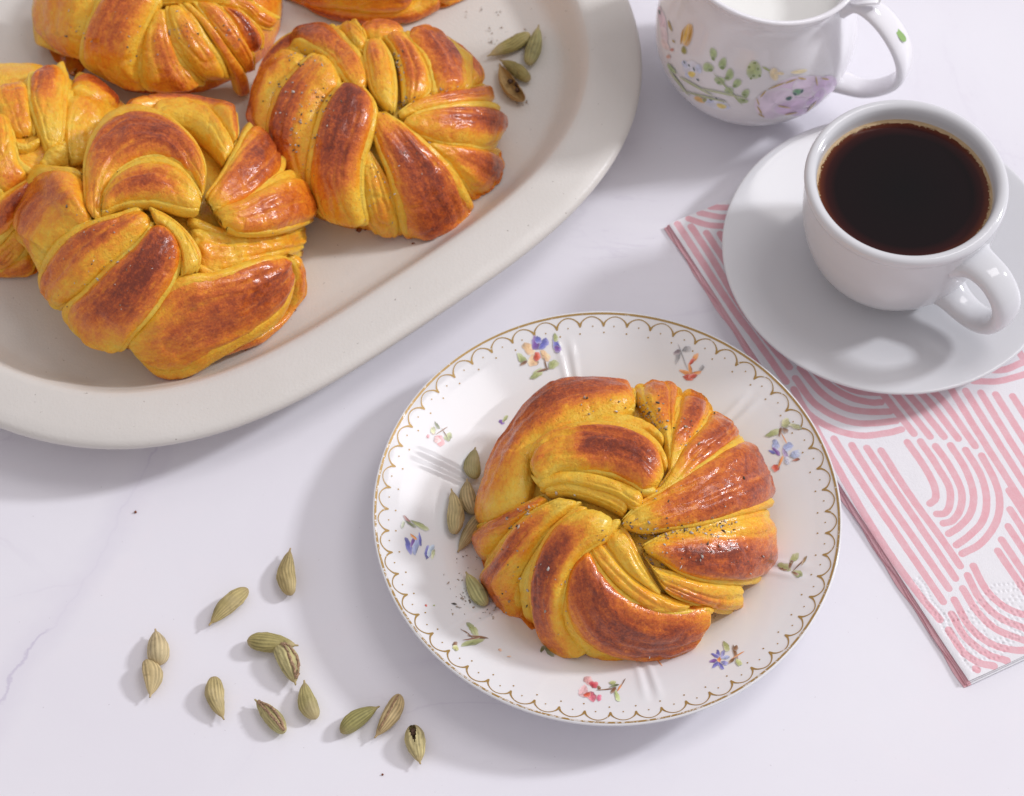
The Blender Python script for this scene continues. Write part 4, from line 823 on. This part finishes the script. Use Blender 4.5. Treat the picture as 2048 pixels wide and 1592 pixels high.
S_(K1((1140, 20, 1210, 15), (1260, 140, 1330, 130), (1350, 260, 1430, 250), (1450, 430, 1550, 420), (1530, 600, 1650, 570), (1570, 740, 1680, 720)), [(0, .1), (.5, .4), (1, .55)], .08, .25)
S_(K1((1035, 40, 1130, 20), (1050, 180, 1235, 140), (1100, 330, 1325, 290), (1190, 470, 1425, 430), (1330, 615, 1505, 605)), [(0, .1), (.4, .35), (.7, .35), (1, .3)], .12, .2, .2)
S_(K1((30, -120, 560, -120), (48, 20, 512, 30), (78, 170, 442, 190), (138, 292, 414, 322), (228, 388, 408, 422), (340, 438, 412, 458)), [(0, .3), (.5, .3), (.8, .35), (1, .7)], .0, .16, -.4, .8, cap=(.2, .25))
S_(K1((950, 70, 1020, 60), (898, 180, 1048, 180), (848, 310, 1088, 330), (831, 450, 1152, 470), (850, 602, 1262, 592), (930, 695, 1325, 655)), [(0, .05), (.3, .4), (.6, .5), (1, .45)], .14, .2, .35, .55, cap=(.4, .15))
S_(K1((560, -60, 1000, -20), (498, 70, 945, 80), (438, 200, 884, 200), (402, 340, 848, 330), (418, 472, 828, 470), (560, 585, 833, 592), (720, 665, 868, 698)), [(0, .6), (.2, .62), (.45, .5), (.7, .22), (1, .4)], .22, .18, -.05, .7, cap=(.2, .15))

# --- bun E: top edge
bE = Bun(Dome(757, -128, TRAY_FLOOR, 4.95, 3.9), 'bun cut off by the top edge of the picture, only its front side showing', 6)
bE.core(.30, .3); S_ = bE.strand
bE.generic(range(-20, 220, 30))
S_(C2((1230, -120, 1245, 52), (1340, -110, 1340, 58), (1440, -90, 1432, 36), (1495, -60, 1484, 2)), [(0, .3), (.4, .45), (1, .55)], 0, .2)
S_(C2((430, -120, 470, 25), (700, -110, 690, 58), (900, -120, 900, 78), (1120, -110, 1090, 50)), [(0, .5), (.3, .25), (.7, .3), (1, .5)], .08, .2)
S_(C2((290, -60, 330, 15), (470, 5, 440, 62), (680, 45, 638, 122), (880, 62, 858, 145), (1060, 45, 1080, 145), (1180, 5, 1214, 85), (1245, -60, 1268, 10)), [(0, .6), (.3, .8), (.6, .75), (1, .5)], .12, .25, .2, .6)

# --- bun D: left edge
bD = Bun(Dome(14, 350, TRAY_FLOOR, 5.15, 3.9), 'torn bun at the left edge of the picture, half behind its larger neighbour', 5)
bD.core(.30, .18); S_ = bD.strand; K2 = TT(0, 110, 3.387)
bD.generic(range(120, 250, 28))
S_(K2((540, 95, 480, 235), (610, 100, 560, 265), (730, 185, 640, 315), (870, 255, 760, 380), (940, 290, 840, 410)), [(0, .4), (.3, .9), (.8, .9), (1, .6)], .0, .2, -.3, .5)
S_(K2((-60, 225, 200, 162), (-60, 330, 208, 260), (0, 430, 218, 360), (55, 520, 228, 460), (105, 550, 238, 535)), [(0, .45), (.5, .32), (1, .2)], -.02, .2)
S_(K2((450, 225, 800, 365), (438, 350, 725, 462), (428, 480, 655, 582), (448, 622, 605, 685), (490, 745, 560, 745)), [(0, .4), (.25, .15), (1, .02)], .0, .18, rough=.02)
S_(K2((88, 575, 98, 645), (170, 598, 190, 648), (272, 555, 275, 605)), .05, .0, .3)
S_(K2((270, 720, 330, 610), (350, 770, 430, 610), (470, 760, 460, 680)), .03, .05, .25, rough=.05)
S_(K2((205, 115, 400, 65), (196, 200, 448, 160), (203, 320, 443, 302), (238, 440, 436, 432), (283, 562, 430, 545), (318, 650, 405, 630)), [(0, .8), (.2, .65), (.4, .32), (.7, .1), (1, .02)], .14, .22, -.2)
S_(K2((12, 355, -80, 480), (78, 480, -60, 640), (108, 620, -60, 800), (135, 720, -40, 880), (240, 800, 0, 965)), [(0, .25), (.5, .2), (1, .45)], .12, .2)
S_(K2((210, 1300, 275, 1505), (120, 1360, 185, 1545), (0, 1440, 20, 1535), (-80, 1450, -80, 1525)), .5, -.05, .2)
S_(K2((165, 1130, 205, 1295), (80, 1180, 152, 1355), (0, 1270, 62, 1435), (-80, 1330, -20, 1490)), [(0, .2), (.5, .3), (1, .5)], .05, .2)
S_(K2((410, 775, 385, 835), (260, 808, 245, 885), (148, 868, 175, 1005), (58, 928, 115, 1125), (-2, 968, 35, 1225), (-70, 1010, -40, 1290)), [(0, .3), (.3, .7), (.6, .85), (1, .6)], .12, .22)

# --- bun B: big front bun
bB = Bun(Dome(344, 506, TRAY_FLOOR, 5.95, 5.1), 'largest bun at the front of the platter pile, with a dark glossy lobe', 3)
bB.core(1.0, .08); S_ = bB.strand
S_(C3((1745, 600, 1700, 640), (1768, 740, 1715, 775), (1748, 900, 1690, 925), (1642, 1052, 1590, 1022), (1452, 1145, 1420, 1102), (1200, 1235, 1180, 1200)), .45, -.15, .3)
S_(C3((1090, 395, 1150, 705), (1300, 470, 1250, 735), (1500, 490, 1420, 690), (1700, 465, 1600, 645), (1795, 420, 1765, 612)), .20, -.55, .12, rough=.075)
S_(C1((1200, 1150, 1262, 1232), (1288, 1030, 1402, 1192), (1378, 880, 1532, 1102), (1448, 745, 1640, 1005), (1490, 690, 1650, 940)), [(0, .05), (.25, .55), (.6, .85), (1, .7)], .02, .18, .1, .7)
S_(C3((1240, 335, 1335, 462), (1400, 292, 1430, 486), (1550, 208, 1582, 480), (1690, 150, 1735, 445), (1838, 262, 1858, 402)), [(0, .1), (.3, .45), (.6, .6), (1, .5)], .05, .2, .2, .7, rough=.015)
S_(C1((660, 722, 722, 702), (788, 590, 842, 642), (940, 520, 960, 612), (1110, 513, 1110, 612), (1252, 568, 1222, 652), (1352, 660, 1312, 742), (1402, 790, 1372, 822)), [(0, .5), (.3, .75), (.6, .8), (1, .4)], .12, .25, -.2)
S_(C1((850, 690, 880, 700), (980, 603, 1000, 695), (1130, 618, 1120, 725), (1252, 690, 1222, 805), (1342, 800, 1292, 892), (1392, 852, 1322, 935)), [(0, .1), (.5, .2), (1, .05)], -.10, .22)
S_(C1((505, 1245, 585, 1300), (493, 1090, 602, 1152), (508, 920, 672, 1035), (578, 780, 762, 964), (720, 688, 862, 936), (882, 673, 962, 940), (1032, 728, 1052, 976), (1152, 850, 1122, 1036), (1208, 990, 1168, 1114), (1195, 1120, 1180, 1150)), [(0, .05), (.15, .3), (.3, .72), (.5, .9), (.65, .85), (.8, .4), (1, .05)], .14, .2, .05, .7, cap=(.4, .4))
S_(C1((598, 1150, 588, 1255), (660, 1060, 680, 1205), (758, 985, 780, 1186), (890, 948, 900, 1182), (1022, 975, 1000, 1206), (1112, 1050, 1092, 1230), (1185, 1150, 1165, 1230)), [(0, .05), (.2, .35), (.45, .62), (.65, .5), (.85, .08), (1, .02)], .25, .22, .2, .5)
S_(C1((470, 998, 505, 1205), (318, 1018, 532, 1295), (198, 1080, 452, 1356), (133, 1200, 372, 1406), (148, 1350, 312, 1466), (188, 1480, 272, 1545), (240, 1595, 262, 1645)), [(0, .2), (.2, .55), (.45, .62), (.7, .25), (1, .1)], .04, .22, -.15, .6, cap=(.2, .3))
S_(C3((868, 335, 905, 425), (1000, 402, 985, 475), (1102, 500, 1056, 592), (1165, 620, 1068, 722), (1155, 715, 1080, 735)), .02, .2, .25)
S_(C3((825, 332, 905, 425), (678, 388, 832, 515), (548, 430, 722, 616), (418, 500, 602, 726), (318, 600, 505, 836), (252, 720, 422, 886), (253, 825, 362, 916), (310, 905, 352, 945)), [(0, .2), (.15, .6), (.4, .75), (.7, .5), (.9, .2), (1, .2)], .12, .22, -.35, .5, cap=(.4, .25))
S_(C3((730, 1115, 765, 1175), (878, 960, 902, 1275), (978, 810, 1032, 1306), (1080, 742, 1182, 1226), (1230, 742, 1352, 1136), (1382, 698, 1512, 1046), (1532, 643, 1634, 936), (1652, 622, 1704, 806), (1714, 655, 1724, 722)), [(0, .05), (.12, .25), (.3, .5), (.5, .66), (.75, .78), (.92, .5), (1, .2)], .06, .15, -.1, .8, cap=(.2, .3))
S_(C3((880, 438, 962, 428), (818, 530, 1044, 532), (718, 620, 1054, 656), (598, 730, 1004, 786), (498, 830, 926, 906), (408, 905, 856, 996), (398, 985, 776, 1086), (488, 1095, 726, 1166), (600, 1155, 682, 1176)), [(0, .4), (.12, .9), (.35, .98), (.55, .8), (.7, .4), (.85, .15), (1, .2)], .28, .19, .0, .75, cap=(.3, .15))
for L_ in ([(1560, 1080, .15), (1520, 1120, .15), (1440, 1165, .12), (1330, 1160, .08)], [(740, 1150, .12)], [(1720, 940, .08)], [(1200, 1225, .07)]): lumps(bB, pp(0, 300, 2.926, L_))
lumps(bC, pp(60, 0, 3.793, [(250, 400, .12), (300, 420, .12), (350, 440, .13), (390, 460, .12)]))

# ------------------------------------------------------------------ crushed cardamom on the buns and plates
GREYS = [(.62, .57, .52), (.48, .40, .34), (.70, .66, .62), (.10, .085, .07), (.20, .15, .11), (.38, .26, .17), (.52, .42, .34), (.60, .55, .50), (.46, .38, .31), (.56, .46, .36)]
def chips(hits):
    Vs, Fs, Cs, k0 = [], [], [], 0
    oct_ = np.array([(1, 0, 0), (0, 1, 0), (-1, 0, 0), (0, -1, 0), (0, 0, 1), (0, 0, -1), (.7, .7, .5), (-.7, .6, .4)])
    fc = np.array([(0, 6, 4), (6, 1, 4), (1, 7, 4), (7, 2, 4), (2, 3, 4), (3, 0, 4), (6, 0, 5), (1, 6, 5), (7, 1, 5), (2, 7, 5), (3, 2, 5), (0, 3, 5)])
    for p, nrm, r in hits:
        A = np.linalg.qr(rng.normal(size=(3, 3)))[0]; v = (oct_*np.array([1.0, rng.uniform(.4, .8), rng.uniform(.25, .5)])*(1+.25*rng.normal(size=(8, 1))))@A
        Vs.append(v*r+p+np.asarray(nrm)*r*.25); Fs.append(fc+k0); k0 += 8
        c = np.array(GREYS[rng.integers(len(GREYS))])*rng.uniform(.8, 1.15); Cs += [c]*8
    return np.vstack(Vs), np.vstack(Fs), np.array(Cs)
def sprinkle(bun, clusters, label, smin=.026, smax=.098):
    clusters = [(x, y, sx, sy, int(n*1.7)) for x, y, sx, sy, n in clusters]; t = bun.bvh(); hits = []; o = Vector(CAM)
    for x, y, sx, sy, n in clusters:
        for _ in range(n):
            d = rays([(x+rng.normal(0, sx), y+rng.normal(0, sy))])[0]; h = t.ray_cast(o, Vector(d))
            if h[0] is not None and h[1].z > .05: hits.append((np.array(h[0]), np.array(h[1]), smin+(smax-smin)*rng.random()**2.2))
    if not hits: return
    v, f, c = chips(hits); ob = mesh_obj('crushed_cardamom', v, f, MSEED, base=hits[0][0], colors=c, smooth=False)
    tag(ob, label, 'spice', kind='stuff')
def cl(ox, oy, sc, L): return [(ox+x/sc, oy+y/sc, a/sc, b/sc, n) for x, y, a, b, n in L]
sprinkle(hero, cl(900, 700, 2.471, [(960, 290, 40, 30, 34), (970, 350, 50, 28, 46), (900, 360, 90, 25, 30), (780, 290, 70, 40, 12), (1010, 400, 45, 20, 24), (390, 770, 40, 25, 14), (310, 860, 25, 30, 10), (900, 900, 40, 40, 30), (1030, 905, 60, 20, 40), (1200, 885, 90, 22, 50), (1330, 850, 60, 18, 20), (980, 1080, 50, 60, 18), (1020, 1190, 60, 30, 14), (800, 940, 40, 50, 12), (1180, 390, 30, 30, 10), (720, 720, 120, 25, 14), (1250, 1000, 180, 60, 26), (700, 1150, 200, 150, 22), (330, 1150, 50, 140, 12), (1250, 600, 150, 120, 14), (500, 450, 160, 120, 16), (880, 520, 100, 70, 8)]), 'grey and black crushed cardamom sprinkled on the single plated bun')
sprinkle(bA, cl(450, 0, 2.926, [(1010, 400, 25, 60, 34), (1050, 600, 60, 25, 26), (1310, 535, 70, 18, 18), (570, 600, 40, 50, 24), (470, 340, 40, 40, 12), (460, 800, 60, 120, 30), (400, 560, 100, 100, 24), (900, 1100, 60, 120, 14), (1250, 700, 150, 80, 16), (1000, 950, 150, 150, 14)]), 'crushed cardamom on the fan folded bun beside the loose pods')
sprinkle(bB, cl(0, 300, 2.926, [(660, 210, 40, 40, 10), (1140, 250, 30, 30, 6), (520, 400, 60, 60, 8), (1570, 440, 20, 20, 4), (1690, 510, 20, 20, 8), (800, 500, 200, 200, 22), (1250, 850, 200, 120, 12), (1400, 480, 150, 60, 12), (500, 700, 80, 80, 8), (740, 1150, 20, 15, 6)]), 'few crushed cardamom flecks on the largest front bun')
sprinkle(bC, cl(0, 0, 2.926, [(1070, 160, 40, 30, 10), (480, 200, 60, 60, 6), (850, 250, 200, 120, 14), (1300, 250, 120, 100, 12)]), 'crushed cardamom flecks on the yellow upper left bun')

# ------------------------------------------------------------------ cardamom pods
TAN, PALE, GRN, OLV, BRN = (.46, .36, .18), (.60, .49, .29), (.34, .33, .13), (.28, .27, .10), (.46, .31, .17)
def pod(tip, basept, wpx, c1, label, zs=0., kind='plain', group='loose cardamom pods', roll=0., lean=0., c2=None):
    zf = zs if callable(zs) else (lambda x, y: zs)
    mx, my = (tip[0]+basept[0])/2, (tip[1]+basept[1])/2; z0 = 0.
    for _ in range(3): m = at(mx, my, z0); z0 = zf(m[0], m[1])
    w = .99*wpx/pxcm(at(mx, my, z0)); r0 = w/2; zc_ = z0+r0*.93
    A = at(*basept, zc_); B = at(*tip, zc_); L = np.linalg.norm(B-A); ax = (B-A)/L; sd = np.cross([0, 0, 1], ax); sd /= np.linalg.norm(sd); up = np.cross(ax, sd)
    if lean: ax = ax*math.cos(lean)+up*math.sin(lean); up = np.cross(ax, sd)
    mid = (A+B)/2
    e = empty('cardamom_pod', (mid[0], mid[1], z0), label, 'pod', group); base = np.array([mid[0], mid[1], z0])
    nrib = int(rng.integers(10, 19)); squash = rng.uniform(.86, 1.0); rough_ = rng.uniform(.6, 1.5); nu, nv = 44, 60; t = np.linspace(0, 1, nu)[:, None]; ph = np.linspace(0, 2*np.pi, nv, endpoint=False)[None]; sdn = rng.integers(1000)
    pr = np.clip(np.sin(np.pi*np.clip(t/.94, 0, 1)**.80), 0, 1)**.60
    pr = pr*(1-.12*t); pr[0] = .06
    rr = r0*pr*(1+.06*np.cos(3*(ph+roll)))
    rib = .030*np.cos(nrib*ph+1.8*rough_*vnoise(np.stack([t*4+ph*0, ph*0+t*0+sdn, ph*0*t], -1), sdn))+.014*np.cos(41*ph+3*t)
    rr = rr*(1+rib*np.clip(pr*1.3, 0, 1))+r0*rough_*(.09*vnoise(np.stack([t*3+0*ph, np.cos(ph)*1.5+0*t, np.sin(ph)*1.5+sdn+0*t], -1), sdn)+.045*vnoise(np.stack([t*11+0*ph, np.cos(ph)*3+0*t, np.sin(ph)*3+sdn+0*t], -1), sdn+9))*pr
    rr = np.maximum(rr, np.where(t > .86, .055*(1.15-.6*(t-.86)/.14), .01))
    bend = .05*L*np.sin(np.pi*t)*rng.normal()
    X = A+(mid-A)*0+ax*((t-.5)*L)[..., None]+(mid-A)+sd*((rr*np.cos(ph))+bend)[..., None]+up*(rr*np.sin(ph)*squash)[..., None]
    lowz = X[..., 2].min(); X[..., 2] += z0+.004-lowz if not lean else max(0, z0+.004-lowz)
    cc = np.array(c1)[None, None]*np.ones((nu, nv, 1)); st = .5+.5*np.cos(nrib*ph+1.8*rough_*vnoise(np.stack([t*4+ph*0, ph*0+t*0+sdn, ph*0*t], -1), sdn))
    cc = (cc*.72+np.array((.40, .30, .15))*.28)*(.74+.38*st[..., None])*(1+.22*fbm(X*2.2, sdn)[..., None])*(1.12)*(1+.13*np.cos(43*ph+5*t+2*vnoise(X*1.5, sdn+2)))[..., None]*(1-.45*np.clip(vnoise(X*7, sdn+6)*2-1.1, 0, 1))[..., None]; c2 = np.array(c2 if c2 is not None else PALE)
    k = np.clip((t-.78)/.22, 0, 1)*.55+np.clip(.12-t, 0, 1)*3; cc = cc*(1-k[..., None])+np.array(BRN)*k[..., None]
    k = np.clip(fbm(X*1.1+5, sdn+3)*.6, 0, .5)[..., None]; cc = np.clip(cc*(1-k)+c2*k, 0, 1)
    F = grid_faces(nu, nv, closed_v=True); fi = F.reshape(nu-1, nv, 4)
    if kind == 'open':
        keep = np.ones((nu-1, nv), bool)
        for i in range(nu-1):
            tt = i/nu; half = .62*np.clip(1-tt/.50, 0, 1); dphi = np.abs(np.angle(np.exp(1j*(ph[0]-np.pi/2-.0)))); keep[i] = ~(dphi < half)
        F = fi[keep]
    if kind == 'half':
        dphi = np.abs(np.angle(np.exp(1j*(ph[0]-np.pi/2)))); F = fi[:, ~(dphi < 1.25)].reshape(-1, 4)
        cc = cc*.6+np.array((.50, .30, .12))*.4
    V = X.reshape(-1, 3)
    hk = mesh_obj('husk', V, F, MPOD, e, base, colors=cc.reshape(-1, 3))
    if kind == 'split':
        for sg in (-1, 1):
            tt = np.linspace(.03, .90, 34); off = sg*.36*np.sin(np.pi*tt)**.6; pa = np.pi/2+roll+off
            pts = np.array([X[int(a*(nu-1)), int((b/(2*np.pi))*nv) % nv] for a, b in zip(tt, pa)])+up*.012
            for _ in range(3): pts[1:-1] = .25*pts[:-2]+.5*pts[1:-1]+.25*pts[2:]
            v, f = tube(pts, .040+.018*rng.random(34), 7); v = v*1+.016*rng.normal(size=v.shape)
            c = np.array([(.42, .27, .17)])*rng.uniform(.55, 1.35, (len(v), 1)); mesh_obj('split_seam', v, f, MSEED, hk, base, colors=c)
    if kind == 'seam':
        tt = np.linspace(.08, .85, 26); pts = np.array([X[int(a*(nu-1)), int(nv/4+1)] for a in tt])+up*.004
        v, f = tube(pts, .022+.014*rng.random(26), 6); v = v+.01*rng.normal(size=v.shape)
        mesh_obj('seam', v, f, MSEED, hk, base, colors=np.array([(.40, .24, .14)])*rng.uniform(.5, 1.3, (len(v), 1)))
    if kind in ('open', 'half'):
        for k in range(7 if kind == 'open' else 4):
            tt = rng.uniform(.10, .42) if kind == 'open' else rng.uniform(.3, .7); c = mid+ax*((tt-.5)*L)+sd*rng.normal(0, r0*.25)+up*(r0*(.25 if kind == 'open' else -.25))
            c[2] += X[..., 2].mean()-mid[2]; v, f = lathe([(max(.003, math.sin(b)), math.cos(b)) for b in np.linspace(.02, 3.12, 7)], 8); q = np.linalg.qr(rng.normal(size=(3, 3)))[0]
            v = (v*np.array([.11, .09, .13]))@q; v = v*(1+.2*vnoise(v*14+k, 2))[:, None]
            mesh_obj('seed', v+c, f, MSEED, hk, base, colors=np.array([(.10, .055, .035)])*rng.uniform(.6, 1.3, (len(v), 1)))
    return e
def P8(x, y): return 220+x/2.993, 1060+y/2.993
def P4(x, y): return 900+x/2.471, 700+y/2.471
def P7(x, y): return 800+x/2.653, y/2.653
k8 = 1/2.993
pod(P8(1080, 108), P8(1075, 392), 118*k8, (.40, .32, .14), 'tan pod standing highest of the loose table pods, stem tip pointing up', kind='plain')
pod(P8(592, 572), P8(825, 350), 112*k8, (.42, .35, .14), 'slanted tan pod lying alone between the topmost pod and the stacked pair', kind='plain')
pod(P8(270, 588), P8(292, 806), 138*k8, PALE, 'pale ribbed pod, upper one of the touching pair farthest left', c2=(.62, .52, .30), roll=.5)
pod(P8(238, 1002), P8(222, 775), 122*k8, (.58, .46, .24), 'pale smooth pod, lower one of the touching pair farthest left', c2=(.66, .54, .30))
pod(P8(682, 1134), P8(618, 876), 116*k8, (.46, .38, .17), 'ribbed tan pod lying alone right of the leftmost pair, tip pointing down')
pod(P8(1128, 690), P8(820, 662), 126*k8, (.31, .28, .10), 'dark olive pod lying level under the split pod')
pod(P8(1112, 930), P8(1010, 690), 138*k8, (.50, .46, .22), 'plump split pod with rough brown seam resting against the level olive pod', kind='split', roll=-.55, c2=(.50, .52, .26))
pod(P8(866, 1014), P8(1046, 1214), 108*k8, (.44, .40, .18), 'narrow split pod with a green inside lying below the other split pod', kind='split', roll=.15, c2=(.42, .46, .22))
pod(P8(1162, 898), P8(1228, 1132), 120*k8, (.38, .35, .14), 'smooth olive tan pod lying just under the plump split pod')
pod(P8(1614, 1056), P8(1380, 1212), 112*k8, (.27, .27, .085), 'darkest green pod of the touching pair below the plate')
pod(P8(1584, 1246), P8(1738, 985), 112*k8, (.48, .36, .18), 'pinkish tan pod leaning on the dark green pod, dotted seam on top', kind='seam')
pod(P8(1858, 1400), P8(1812, 1165), 126*k8, (.46, .40, .19), 'pod burst open at one end showing dark seeds, nearest the bottom edge', kind='open')
pz = lambda x, y: float(np.interp(math.hypot(x-PC[0], y-PC[1]), _pr, _pz))
k4 = 1/2.471; g2 = 'cardamom pods on the floral plate'
pod(P4(125, 480), P4(122, 635), 88*k4, (.31, .31, .12), 'green pod, uppermost of those on the floral plate', pz, group=g2)
pod(P4(84, 636), P4(116, 812), 92*k4, (.42, .34, .18), 'tan pod on the floral plate just below the uppermost one', pz, group=g2, kind='plain')
pod(P4(6, 686), P4(22, 910), 88*k4, (.44, .37, .18), 'tan pod on the floral plate farthest from the bun', pz, group=g2)
pod(P4(38, 998), P4(158, 812), 80*k4, (.42, .33, .17), 'slanted brownish pod on the floral plate with its tip pointing down', pz, group=g2)
pod(P4(78, 1096), P4(178, 1262), 86*k4, (.40, .40, .17), 'light green pod on the floral plate lying lowest, among spice crumbs', pz, group=g2)
k7 = 1/2.653; g3 = 'cardamom pods on the platter'
TFZ = 1.0
pod(P7(462, 298), P7(690, 178), 82*k7, (.25, .22, .06), 'olive pod lying level on the platter, farthest left of its group', TFZ, group=g3)
pod(P7(736, 132), P7(684, 345), 86*k7, (.31, .31, .13), 'greyish green pod on the platter nearest the rim', TFZ, group=g3)
pod(P7(530, 315), P7(690, 425), 78*k7, (.24, .21, .06), 'dark olive pod on the platter wedged behind the open husk', TFZ, group=g3)
pod(P7(526, 335), P7(656, 535), 92*k7, (.50, .33, .12), 'opened tan half husk on the platter with a dark seed inside', TFZ, kind='half', group=g3)

# spice crumbs lying on the plate and the platter, two crumbs on the table
def floor_chips(clusters, zf, label, big=.075):
    hits = []
    for x, y, sx, sy, n in clusters:
        for _ in range(n):
            qx, qy = x+rng.normal(0, sx), y+rng.normal(0, sy); z = 1.
            for _k in range(4): p = at(qx, qy, z); z = zf(p[0], p[1])
            hits.append((np.array([p[0], p[1], z]), np.array([0, 0, 1.]), .022+big*rng.random()**2.2))
    v, f, c = chips(hits); tag(mesh_obj('crushed_cardamom', v, f, MSEED, base=hits[0][0], colors=c, smooth=False), label, 'spice', kind='stuff')
floor_chips(cl(900, 700, 2.471, [(100, 1020, 40, 25, 16), (130, 1240, 60, 30, 44), (90, 1190, 30, 30, 24), (200, 1310, 30, 20, 14), (60, 1140, 40, 50, 10), (1310, 1310, 12, 8, 6)]), pz, 'crushed cardamom crumbs scattered on the floral plate left of the bun')
floor_chips(cl(800, 0, 2.653, [(480, 160, 12, 10, 7), (440, 45, 10, 8, 4), (525, 65, 10, 8, 4), (350, 80, 10, 8, 4), (490, 220, 18, 10, 12), (660, 555, 20, 14, 12), (560, 130, 120, 90, 8)]), lambda x, y: 1.0, 'dark spice specks on the platter around the loose pods')
for (x, y, r, lb) in ((271, 1024, .055, 'tiny orange crumb on the table between the platter and the pods'), (765, 1549, .04, 'tiny brown crumb on the table below the open pod')):
    v, f = lathe([(max(.003, math.sin(b)), math.cos(b)) for b in np.linspace(.02, 3.12, 7)], 9); v = v*r*(1+.3*vnoise(v*2+x, 4))[:, None]
    c = at(x, y, r*.8); tag(mesh_obj('crumb', v+c, f, MBURN, base=(c[0], c[1], 0)), lb, 'crumb')
